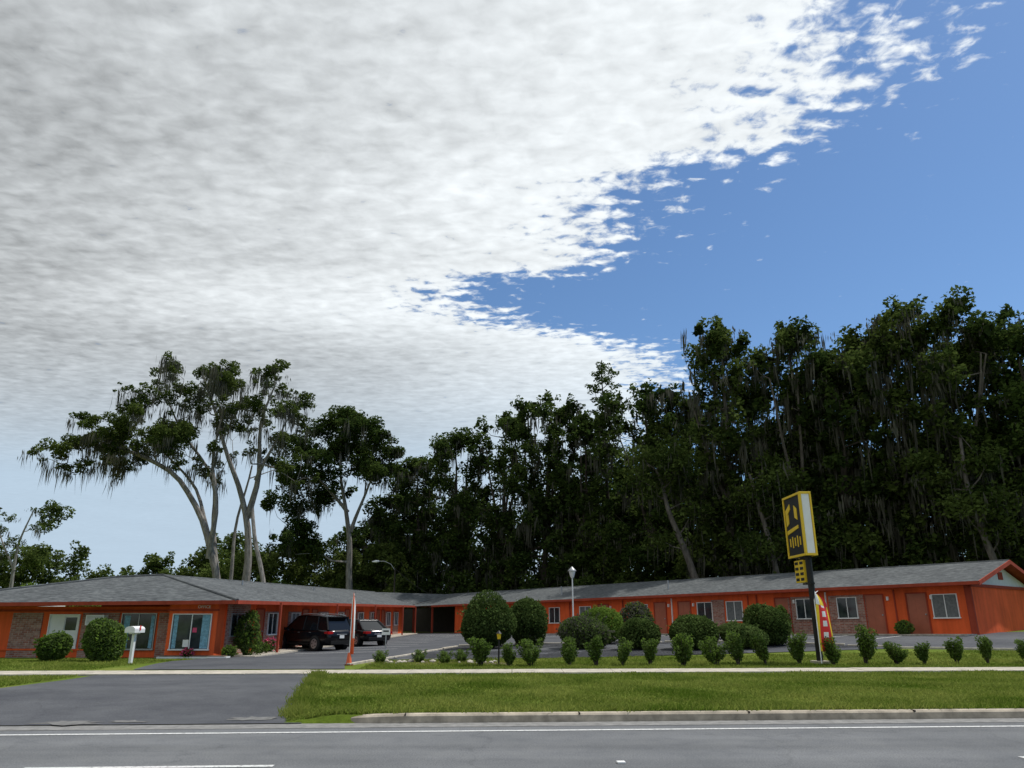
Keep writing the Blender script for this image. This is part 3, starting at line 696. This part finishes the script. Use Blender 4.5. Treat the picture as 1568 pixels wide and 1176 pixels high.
def rowshrub(seed):
    rng=np.random.default_rng(seed); mb=MB(); cs=[]; hh=rng.uniform(.8,1.1); wd=rng.uniform(.8,1.25)
    for j in range(int(rng.integers(7,12))):
        a=rng.uniform(0,6.28); sp=rng.uniform(.06,.36)*wd; h=rng.uniform(.42,.86)*hh; tip=np.array([math.cos(a)*sp,math.sin(a)*sp,h])
        mb.tube([(math.cos(a)*.03,math.sin(a)*.03,-.05),(tip[0]*.45,tip[1]*.45,h*.45),tuple(tip)],[.022,.016,.006],0,5)
        for t in (.42,.6,.8,1.0):
            c=tip*np.array([t,t,t]); rr=.07+.07*t
            d=rng.normal(size=(70,3)); d/=np.linalg.norm(d,axis=1)[:,None]; cs.append(c+d*(rr*rng.uniform(.3,1.2,70)**.6)[:,None])
    cs=np.concatenate(cs); u=rng.random(len(cs)); mb.leaves(cs[u<.55],.075,1,rng,.2); mb.leaves(cs[u>=.55],.075,2,rng,.2)
    return mb.build('small_shrub',[M_BARKD,M_SHRUB2,M_LEAFB])
var=[]
for i,px in enumerate([-1.0,-.2,.72,1.85,2.72,3.68,4.6,5.75,6.75,7.75,8.65,9.7,11.9,13.0,14.1,15.2,16.35,17.6,18.8,20.0,21.2,22.4]):
    x=px+random.uniform(-.12,.12); y=26.0+YAW*x+random.uniform(-.2,.2)
    if i<11: o=rowshrub(60+i); var.append(o.data)
    else: o=link(D.objects.new('small_shrub',random.choice(var)))
    o.location=(x,y,g(x,y)); sc=random.uniform(.78,1.2); o.scale=(sc*random.uniform(.9,1.15),sc,sc*random.uniform(.85,1.15)); o.rotation_euler=(0,0,random.uniform(0,6))
o=link(D.objects.new('small_shrub',var[1])); o.location=(10.75,26.4,g(10.75,26.4))
for x,y in [(-4.6,27.6),(-2.3,27.2),(-1.8,28.3),(-3.3,28.2)]:
    o=link(D.objects.new('small_shrub',var[2])); o.location=(x,y,g(x,y)-.08); o.scale=(.6,.6,.55)
p=PB()
for k in range(26):
    x=random.uniform(-4.9,-.5); y=27.0+random.uniform(0,1.6); r=random.uniform(.05,.14)
    bm=bmesh.new(); bmesh.ops.create_icosphere(bm,subdivisions=1,radius=r)
    vs=[(x+v.co.x*random.uniform(.8,1.3),y+v.co.y*random.uniform(.8,1.2),g(x,y)+.03+v.co.z*.7) for v in bm.verts]; fs=[tuple(v.index for v in f.verts) for f in bm.faces]; bm.free()
    p.mesh(vs,fs,M_CONC)
p.build('garden_rocks')
rng=np.random.default_rng(77); mb=MB()
def blades(n,x0,x1,y0,y1,h,test):
    x=rng.uniform(x0,x1,n); yr=y0+(y1-y0)*rng.random(n)**1.25; y=yr+YAW*x
    keep=np.array([test(a,b) for a,b in zip(x,yr)]); x=x[keep];y=y[keep]; n=len(x)
    z=np.array([g(a,b) for a,b in zip(x,y)]); H=h*rng.uniform(.5,1.4,n)*(1+.5*np.sin(x*1.7+y*2.3)*np.sin(x*.6-y*1.1))
    a=rng.uniform(0,6.28,n); w=rng.uniform(.008,.018,n); lx,ly=rng.normal(size=(2,n))*.6*H
    c=np.stack([x,y,z],1); wv=np.stack([np.cos(a)*w,np.sin(a)*w,0*a],1)
    tip=c+np.stack([lx,ly,H],1); mid=c+np.stack([lx*.4,ly*.4,H*.55],1)
    V=np.stack([c-wv,c+wv,tip+wv*.3,mid-wv],1).reshape(-1,3); mb.add(V,np.arange(4*n).reshape(n,4),0)
blades(125000,-5.6,17,13.86,22.6,.05,lambda a,b: a>-3.85-.185*(b-13.9))
blades(26000,-26,-11.9,18,22.6,.06,lambda a,b: True)
blades(22000,-24,-12.9,24.2,33,.06,lambda a,b: True)
blades(50000,-4.8,22,24.3,30,.06,lambda a,b: True)
for k in range(300):
    t=random.random(); 
    if k<190: bx,by=(-3.8-1.7*t+random.uniform(-.16,.1),14.1+8.6*t)
    else: bx=random.uniform(-3,16); by=13.95+YAW*bx
    n=14; c=np.array([bx,by,g(bx,by)+.02])+rng.normal(size=(n,3))*np.array([.08,.08,.0]); H=rng.uniform(.05,.13,n)
    tip=c+np.stack([rng.normal(size=n)*.05,rng.normal(size=n)*.05-.02,H],1); w=np.stack([np.full(n,.012),np.zeros(n),np.zeros(n)],1)
    V=np.stack([c-w,c+w,tip+w*.2,tip-w*.2],1).reshape(-1,3); mb.add(V,np.arange(4*n).reshape(n,4),0)
mb.build('grass',[M_BLADE])

# ---------------------------------------------------------------- vehicles
M_BLACK,nt,b=mat('black_car_paint'); b.inputs['Base Color'].default_value=(.006,.006,.007,1); b.inputs['Specular IOR Level'].default_value=.35
nt.links.new(ramp(nt,noise(nt,3,3),[(.3,(.18,.18,.18)),(.8,(.28,.28,.28))]),b.inputs['Roughness'])
M_CGL,nt,b=mat('car_glass'); b.inputs['Base Color'].default_value=(.008,.009,.01,1); b.inputs['Roughness'].default_value=.05; b.inputs['Specular IOR Level'].default_value=.45
M_TYRE=simple('tyre',(.018,.018,.018),.9,.2,10); M_RIM=simple('alloy_rim',(.4,.4,.42),.3,.1,5,metal=.8)
M_TAIL=simple('tail_light',(.4,.01,.01),.2,.1,5); M_LAMP=simple('head_light',(.7,.7,.7),.1,.1,5); M_PLAS=simple('black_plastic',(.012,.012,.012),.7,.1,5,spec=.2)
def car(name,loc,ang,L,Wd,H,suv):
    e=empty(name,loc,ang); w=Wd/2; b=PB()
    belt=1.06 if suv else .92
    st=[(-.5,.50,belt-.22,.80),(-.485,.34,belt-.06,.90),(-.44,.28,belt-.01,.96),(-.32,.25,belt,.99),(-.1,.24,belt-.02,1),(.12,.24,belt-.04,1),(.27,.24,belt-.05,.98),(.38,.25,belt-.13,.95),(.46,.29,belt-.2,.88),(.492,.36,belt-.32,.78),(.5,.45,belt-.42,.66)]
    V=[];F=[]; n=12
    for xf,zb,zt,wf in st:
        x=xf*L; ww=w*wf; m_=(zb+zt)/2
        ring=[(-ww*.8,zb),(-ww*.97,zb+.1),(-ww,m_),(-ww*.985,zt-.14),(-ww*.93,zt-.03),(-ww*.5,zt+.025),(ww*.5,zt+.025),(ww*.93,zt-.03),(ww*.985,zt-.14),(ww,m_),(ww*.97,zb+.1),(ww*.8,zb)]
        V+=[(x,y,z) for y,z in ring]
    for i in range(len(st)-1):
        for k in range(n):
            k2=(k+1)%n; F.append((i*n+k,(i+1)*n+k,(i+1)*n+k2,i*n+k2))
    F.append(tuple(range(n))); F.append(tuple(range((len(st)-1)*n,len(st)*n))[::-1])
    b.mesh(V,F,M_BLACK,True)
    b.build('body',e)
    gpts=PB()
    if suv:
        bx=[-.475,-.30,-.05,.14,.29]; tx=[-.405,-.28,-.06,.04,.10]; tz=[H-.1,H-.03,H,H-.02,H-.07]; rw=.76
    else:
        bx=[-.40,-.24,-.03,.14,.28]; tx=[-.22,-.15,-.02,.05,.09]; tz=[H-.06,H-.02,H,H-.02,H-.06]; rw=.72
    bw=[.86,.92,.93,.93,.86]; tw=[rw*.93,rw,rw,rw,rw*.95]
    bl=[(bx[i]*L,w*bw[i],belt-.03) for i in range(5)]; tl=[(tx[i]*L,w*tw[i],tz[i]) for i in range(5)]
    def mir(q): return (q[0],-q[1],q[2])
    for i in range(4):
        gpts.poly([bl[i+1],bl[i],tl[i],tl[i+1]],M_CGL); gpts.poly([mir(bl[i]),mir(bl[i+1]),mir(tl[i+1]),mir(tl[i])],M_CGL)
    gpts.poly([bl[0],mir(bl[0]),mir(tl[0]),tl[0]],M_CGL); gpts.poly([mir(bl[4]),bl[4],tl[4],mir(tl[4])],M_CGL)
    gpts.build('glass',e)
    r=PB()
    for i in range(4):
        a,c=tl[i],tl[i+1]
        m1=(a[0],0,a[2]+.05); m2=(c[0],0,c[2]+.05)
        a_=(a[0],a[1]+.01,a[2]);c_=(c[0],c[1]+.01,c[2])
        r.mesh([a_,c_,m2,m1],[(3,2,1,0)],M_BLACK,True); r.mesh([mir(a_),mir(c_),m2,m1],[(0,1,2,3)],M_BLACK,True)
    for S_ in (lambda q:q,mir):
        r.tube([S_(q) for q in tl],.045,M_BLACK,6)
        for i,rr in ((0,.07),(1,.05),(2,.035),(4,.045)): r.tube([S_(bl[i]),S_(tl[i])],rr,M_BLACK,6)
        if suv: r.tube([S_((q[0],q[1]*.85,q[2]+.09)) for q in tl[:4]],.022,M_GREYM,6)
        r.box(S_((.2*L,w+.1,belt+.05)),(.16,.2,.13),M_BLACK)
    r.tube([tl[0],mir(tl[0])],.05,M_BLACK,6)
    if suv: r.box((tl[0][0]-.1,0,tl[0][2]+.02),(.28,w*1.3,.04),M_BLACK)
    r.build('roof_panel',e)
    q=PB()
    R=.37 if suv else .33
    for xf in(-.29,.31):
        for s_ in(-1,1):
            x=xf*L; y=s_*(w-.1)
            q.tube([(x,s_*(w-.26),R),(x,s_*(w+.003),R)],R+.06,M_PLAS,22)
            q.tube([(x,s_*(w-.22),R),(x,s_*(w+.015),R),(x,s_*(w+.03),R)],[R,R,R-.04],M_TYRE,22)
            q.tube([(x,s_*(w+.0),R),(x,s_*(w+.036),R)],R*.66,M_RIM,18)
            for k in range(5):
                an=k*1.257; q.box((x+math.cos(an)*R*.4,s_*(w+.037),R+math.sin(an)*R*.4),(.07,.012,.07),M_PLAS)
    q.build('wheels',e)
    d=PB()
    for s_ in(-1,1):
        d.box((-.485*L,s_*w*.76,belt-.16),(.12,w*.36,.13),M_TAIL); d.box((-.46*L,s_*w*.93,belt-.15),(.22,.07,.11),M_TAIL)
        d.box((.47*L,s_*w*.68,belt-.34),(.16,w*.3,.13),M_LAMP)
        d.box((.01*L,s_*(w*1.0),.36),(L*.4,.03,.1),M_PLAS); d.box((.0,s_*(w+.008),belt-.14),(.16,.02,.025),M_GREYM); d.box((-.2*L,s_*(w+.006),belt-.14),(.16,.02,.025),M_GREYM)
    d.box((-.503*L,0,belt-.24),(.02,w*.7,.03),M_GREYM); d.box((-.505*L,0,belt-.36),(.02,.3,.15),M_WHITE); d.box((-.5*L,0,.42),(.08,w*1.5,.18),M_PLAS)
    d.build('lights_and_trim',e,bevel=.01)
    return e
car('parked_suv',(-10.75,42.2,g(-10.75,42.2)+.02),math.radians(142),4.75,1.9,1.76,True)
car('parked_sedan',(-9.2,47.0,g(-9.2,47.0)+.02),math.radians(130),4.7,1.85,1.47,False)

# ---------------------------------------------------------------- street furniture
M_SYEL=simple('sign_yellow',(.78,.52,.02),.5,.06,3); M_SBLK=simple('sign_black',(.02,.02,.02),.5,.2,3,spec=.2); M_SWHT=simple('sign_white',(.8,.8,.78),.4,.05,3)
e=empty('motel_pole_sign',(10.55,27.0,g(10.55,27)))
p=PB(); p.tube([(0,0,-.3),(0,0,3.6)],.11,M_SBLK,14); p.box((0,0,.04),(.5,.5,.12),M_CONC); p.build('pole',e)
p=PB()
w2=.19; y0_,y1_=-.35,1.35; zb,zt=3.6,5.85
p.box((0,(y0_+y1_)/2,(zb+zt)/2),(w2*2-.04,y1_-y0_-.04,zt-zb-.04),M_SBLK)
f=.08
for sx in(-1,1):
    x=sx*(w2-.0)
    p.box((x,(y0_+y1_)/2,zt-f/2),(.05,y1_-y0_,f),M_SYEL); p.box((x,(y0_+y1_)/2,zb+f/2),(.05,y1_-y0_,f),M_SYEL)
    p.box((x,y0_+f/2,(zb+zt)/2),(.05,f,zt-zb-2*f),M_SYEL); p.box((x,y1_-f/2,(zb+zt)/2),(.05,f,zt-zb-2*f),M_SYEL)
    xx=sx*(w2-.012)
    for q in ([(1.2,5.35),(.75,5.55),(.72,5.35),(1.2,5.1)],[(.95,5.2),(1.2,5.1),(1.2,4.75),(.95,4.85)],[(.1,5.3),(.35,5.45),(.35,5.0),(.1,4.9)],[(1.2,4.6),(.1,4.72),(.1,4.6),(1.2,4.45)]):
        P_=[(xx-.015,a,b_) for a,b_ in q]+[(xx+.015,a,b_) for a,b_ in q]; p.mesh(P_,[(0,1,2,3),(7,6,5,4),(0,4,5,1),(1,5,6,2),(2,6,7,3),(3,7,4,0)],M_SYEL)
    for k in range(5): p.box((xx,.05+k*.24,4.15),(.03,.07,.4 if k%2 else .3),M_SYEL)
p.box((0,y0_-.002,(zb+zt)/2),(w2*2-.1,.06,zt-zb-.14),M_SWHT)
p.box((0,y0_-.01,zt-.04),(w2*2+.04,.1,.08),M_SYEL); p.box((0,y0_-.01,zb+.04),(w2*2+.04,.1,.08),M_SYEL)
for s_ in(-1,1): p.box((s_*(w2-.01),y0_-.01,(zb+zt)/2),(.06,.1,zt-zb-.16),M_SYEL)
p.build('sign_panel',e,bevel=.008)
p=PB(); p.box((-.02,.62,3.1),(.22,.85,.78),M_SYEL)
for k in range(4):
    for j in range(2): p.box((-.135,.32+j*.45+.05,2.82+k*.19),(.02,.3,.1),M_SBLK)
p.build('letter_board',e,bevel=.01)
p=PB(); p.box((0,.2,2.66),(.16,.7,.06),M_SBLK); p.box((0,.2,3.55),(.16,.7,.08),M_SBLK); p.build('brackets',e)
M_FRED=simple('flag_red',(.7,.03,.03),.7,.1,3); M_FYEL=simple('flag_yellow',(.85,.6,.03),.7,.1,3); M_FWH=simple('flag_white',(.8,.8,.8),.7,.05,3); M_FOR=simple('flag_orange',(.75,.13,.04),.6,.1,3)
def flag(name,x,y,w,z0,z1,colf,rz=0,base=None,pole=M_SWHT):
    e=empty(name,(x,y,g(x,y)),rz); p=PB(); p.tube([(0,0,-.1),(0,0,z1-.3),(.05,0,z1-.08),(.18 if not base else .1,0,z1)],[.018,.015,.012,.01],pole,8)
    p.tube([(0,0,-.02),(0,0,.03)],.15,M_PLAS,14)
    if base: p.tube([(0,0,.0),(0,0,.03)],.15,base,14); p.tube([(0,0,.03),(0,0,.4)],[.1,.05],base,14)
    p.build('pole',e); p=PB(); n=32
    rows=[]
    for i in range(n+1):
        u=i/n; z=z0+(z1-z0)*u; wd=w*(1-.12*u) if u<.8 else w*(1-.12*u)*math.sqrt(max(.05,1-((u-.8)/.2)**2*.95))
        rows.append([(.015+wd*k/10,.05*math.sin(5*u+k*.4),z-(.12*(k/10) if u>.7 else 0)) for k in range(11)])
    for i in range(n):
        for k in range(10): p.poly([rows[i][k],rows[i][k+1],rows[i+1][k+1],rows[i+1][k]],colf(i/n,k/10),True)
    p.build('banner',e); return e
def cf(u,k):
    if u>.78: return M_FWH if k<.3 else M_FYEL if k<.7 else M_FRED
    if k<.12 or k>.85: return M_FYEL
    return M_FWH if (int(u*34)%6 in(1,2,3) and .3<k<.7 and u>.12) else M_FRED
flag('feather_flag',10.3,26.25,.5,.45,2.4,cf,rz=.15)
flag('folded_feather_flag',-5.5,26.6,.12,.35,2.4,lambda u,k: M_FOR if (k<.5 or u<.25) else M_FWH,rz=.3,base=M_FOR)
e=empty('mailbox',(-13.35,27.6,g(-13.35,27.6)),-.2); p=PB()
p.box((0,0,.5),(.1,.1,1.1),M_WHITE); p.box((0,.0,1.02),(.14,.42,.04),M_WHITE)
V=[];F=[];n=9
for yy in(-.27,.27):
    for k in range(n):
        a=math.pi*k/(n-1); V.append((math.cos(a)*.2,yy,1.16+math.sin(a)*.1))
    V+=[(-.2,yy,1.04),(.2,yy,1.04)]
m_=n+2
for k in range(m_): F.append((k,(k+1)%m_,m_+(k+1)%m_,m_+k))
F+= [tuple(range(m_))[::-1],tuple(range(m_,2*m_))]
p.mesh(V,F,M_WHITE); p.box((.21,0,1.2),(.02,.05,.16),M_FRED); p.build('box',e)
e=empty('lamp_post',(3.55,45,g(3.55,45))); p=PB()
p.tube([(0,0,-.2),(0,0,3.55)],[.05,.035],M_WHITE,10); p.tube([(0,0,0),(0,0,.25)],.09,M_WHITE,10); p.build('post',e)
p=PB(); p.tube([(0,0,3.5),(0,0,3.58),(0,0,3.9)],[.06,.12,.2],M_SWHT,10); p.tube([(0,0,3.9),(0,0,3.95),(0,0,4.08),(0,0,4.16)],[.25,.24,.1,.02],M_GREYM,10); p.build('lantern',e)
e=empty('garden_lantern',(-.45,26.9,g(-.45,26.9))); p=PB(); p.tube([(0,0,-.1),(0,0,.82)],.028,M_SBLK,8); p.tube([(0,0,.82),(0,0,1.0)],[.05,.08],M_SYEL,8); p.tube([(0,0,1.0),(0,0,1.1)],[.11,.02],M_SBLK,8); p.build('post',e)
e=empty('street_lamp',(-12.9,84,0)); p=PB()
p.tube([(0,0,-.2),(0,0,6.9)],[.12,.08],M_BARKD,10); p.tube([(0,0,6.6),(-.5,0,7.3),(-1.2,0,7.6),(-1.9,0,7.6)],.04,M_GREYM,8); p.tube([(-1.8,0,7.62),(-2.1,0,7.58),(-2.6,0,7.56)],[.08,.16,.05],M_SWHT,10)
p.build('pole_and_arm',e)
p=PB(); pts=[(u*7,-u*6,6.8-3.6*u-1.2*math.sin(math.pi*u)*.5) for u in np.linspace(0,1,12)]; p.tube(pts,.025,M_SBLK,5); p.build('cable',e)
e=empty('parking_sign',(-4.55,28.2,g(-4.55,28.2))); p=PB(); p.tube([(0,0,-.1),(0,0,1.15)],.02,M_GREYM,8); p.box((0,-.03,1.05),(.3,.015,.22),M_SWHT); p.box((0,-.04,1.07),(.2,.01,.05),M_SBLK); p.build('sign',e)
for (t,n_) in ((10.8,.6),(30.5,.7)):
    q=Bw.pt(LB-t,n_,.05); e=empty('patio_chair',q,math.atan2(dB.y,dB.x)); p=PB()
    p.box((0,0,.43),(.48,.46,.04),M_WHITE); p.box((0,.22,.7),(.48,.04,.5),M_WHITE)
    for a in(-.21,.21):
        for b_ in(-.2,.2): p.box((a,b_,.21),(.04,.04,.42),M_WHITE)
        p.box((a,0,.62),(.04,.44,.03),M_WHITE)
    p.build('seat',e)

# ---------------------------------------------------------------- world / sky
SUN_EL=math.radians(60); SUN_AZ=math.radians(70)
w=D.worlds.new('World'); SC.world=w; w.use_nodes=True; nt=w.node_tree; nt.nodes.clear()
out=N(nt,'ShaderNodeOutputWorld'); sky=N(nt,'ShaderNodeTexSky',sky_type='NISHITA'); sky.sun_disc=False; sky.sun_elevation=SUN_EL; sky.sun_rotation=SUN_AZ
sky.air_density=1.0; sky.dust_density=.4; sky.ozone_density=2.5
skc=mixc(nt,1.0,sky.outputs[0],(.78,.96,1.1),'MULTIPLY')
bg1=N(nt,'ShaderNodeBackground'); bg1.inputs[1].default_value=.11; nt.links.new(skc,bg1.inputs[0])
tc=N(nt,'ShaderNodeTexCoord'); sp=N(nt,'ShaderNodeSeparateXYZ'); nt.links.new(tc.outputs['Generated'],sp.inputs[0])
def M(op,a,b=None,c=None,clamp=False):
    n=N(nt,'ShaderNodeMath',operation=op); n.use_clamp=clamp
    for i,v in enumerate((a,b,c)):
        if v is None: continue
        if isinstance(v,(int,float)): n.inputs[i].default_value=v
        else: nt.links.new(v,n.inputs[i])
    return n.outputs[0]
def SS(x,a,b,o0=0,o1=1,kind='SMOOTHSTEP'):
    n=N(nt,'ShaderNodeMapRange',interpolation_type=kind); nt.links.new(x,n.inputs[0])
    for i,v in enumerate((a,b,o0,o1)):
        n.inputs[i+1].default_value=v
    return n.outputs[0]
z=M('MAXIMUM',sp.outputs[2],.045); u=M('DIVIDE',sp.outputs[0],z); v=M('DIVIDE',sp.outputs[1],z)
cb=N(nt,'ShaderNodeCombineXYZ'); nt.links.new(u,cb.inputs[0]); nt.links.new(v,cb.inputs[1]); P=cb.outputs[0]
def wn(scale,detail,rough,vec=P,dist=0): return noise(nt,scale,detail,rough,vec,dist)
fc=N(nt,'ShaderNodeFloatCurve'); cur=fc.mapping.curves[0]
pts=[(0.0,.78),(1.0,.88),(1.21,.91),(1.4,.88),(1.47,.72),(1.62,.58),(1.95,.56),(2.15,.14),(2.35,.14),(2.5,.42),(2.76,.84),(3.2,.98),(5,1.1)]
while len(cur.points)<len(pts): cur.points.new(.5,.5)
for i,(a,b_) in enumerate(pts): cur.points[i].location=(a/5,(b_+1)/3)
fc.mapping.update(); nt.links.new(M('MULTIPLY',v,.2,clamp=True),fc.inputs['Value'])
ub=M('MULTIPLY_ADD',fc.outputs[0],3.0,-1.0)
e0=M('SUBTRACT',ub,u)
mpp=N(nt,'ShaderNodeMapping'); mpp.inputs['Rotation'].default_value=(0,0,.6); mpp.inputs['Scale'].default_value=(1.0,1.9,1); nt.links.new(P,mpp.inputs[0])
n1=wn(4.0,2,.55); n2=wn(20,5,.6,dist=.35); n3=wn(8.5,2,.45,dist=.3); n4=wn(1.1,2,.5); n5=noise(nt,13,2,.45,mpp.outputs[0],.4)
e1=M('ADD',e0,M('MULTIPLY_ADD',n1,.5,-.25))
c_=SS(e1,-.06,.66,kind='LINEAR')
th=M('MULTIPLY_ADD',c_,-.46,.68)
mixn=M('ADD',M('MULTIPLY',n2,.6),M('MULTIPLY',n5,.4))
dn=M('SUBTRACT',mixn,th)
dens=SS(dn,-.04,.15)
gr=SS(e0,.3,2.1)
lum=M('MULTIPLY_ADD',gr,-.42,.93)
lum=M('ADD',lum,M('MULTIPLY_ADD',n4,.32,-.16))
lum=M('ADD',lum,M('MULTIPLY_ADD',n2,.30,-.15))
lum=M('ADD',lum,M('MULTIPLY_ADD',n3,.26,-.13))
lum=M('ADD',lum,M('MULTIPLY_ADD',n5,.36,-.18))
lo=SS(v,2.0,5.5); lum=M('ADD',M('MULTIPLY',lum,M('SUBTRACT',1,M('MULTIPLY',lo,.85))),M('MULTIPLY',lo,.58))
lum=M('MAXIMUM',lum,.34)
tint=N(nt,'ShaderNodeMix',data_type='RGBA'); nt.links.new(lo,tint.inputs[0]); tint.inputs[6].default_value=(.95,1.0,1.03,1); tint.inputs[7].default_value=(.76,.96,1.16,1)
bg2=N(nt,'ShaderNodeBackground'); nt.links.new(tint.outputs[2],bg2.inputs[0]); nt.links.new(lum,bg2.inputs[1])
mx=N(nt,'ShaderNodeMixShader'); nt.links.new(dens,mx.inputs[0]); nt.links.new(bg1.outputs[0],mx.inputs[1]); nt.links.new(bg2.outputs[0],mx.inputs[2]); nt.links.new(mx.outputs[0],out.inputs[0])
sl=D.lights.new('sun','SUN'); sl.energy=3.6; sl.angle=math.radians(1.0); sl.color=(1,.96,.9)
so=link(D.objects.new('sun',sl)); ts=Vector((math.sin(SUN_AZ)*math.cos(SUN_EL),math.cos(SUN_AZ)*math.cos(SUN_EL),math.sin(SUN_EL)))
so.rotation_euler=ts.to_track_quat('Z','Y').to_euler(); so.location=(0,0,50)
cd=D.cameras.new('camera'); cam=link(D.objects.new('camera',cd)); cam.location=(0,0,1.7); cam.rotation_euler=(math.radians(107.5),0,0)
cd.lens=26; cd.sensor_width=36; cd.clip_end=3000; SC.camera=cam
SC.view_settings.view_transform='Standard'; SC.view_settings.look='None'; SC.view_settings.exposure=0
print('objects',len(D.objects))
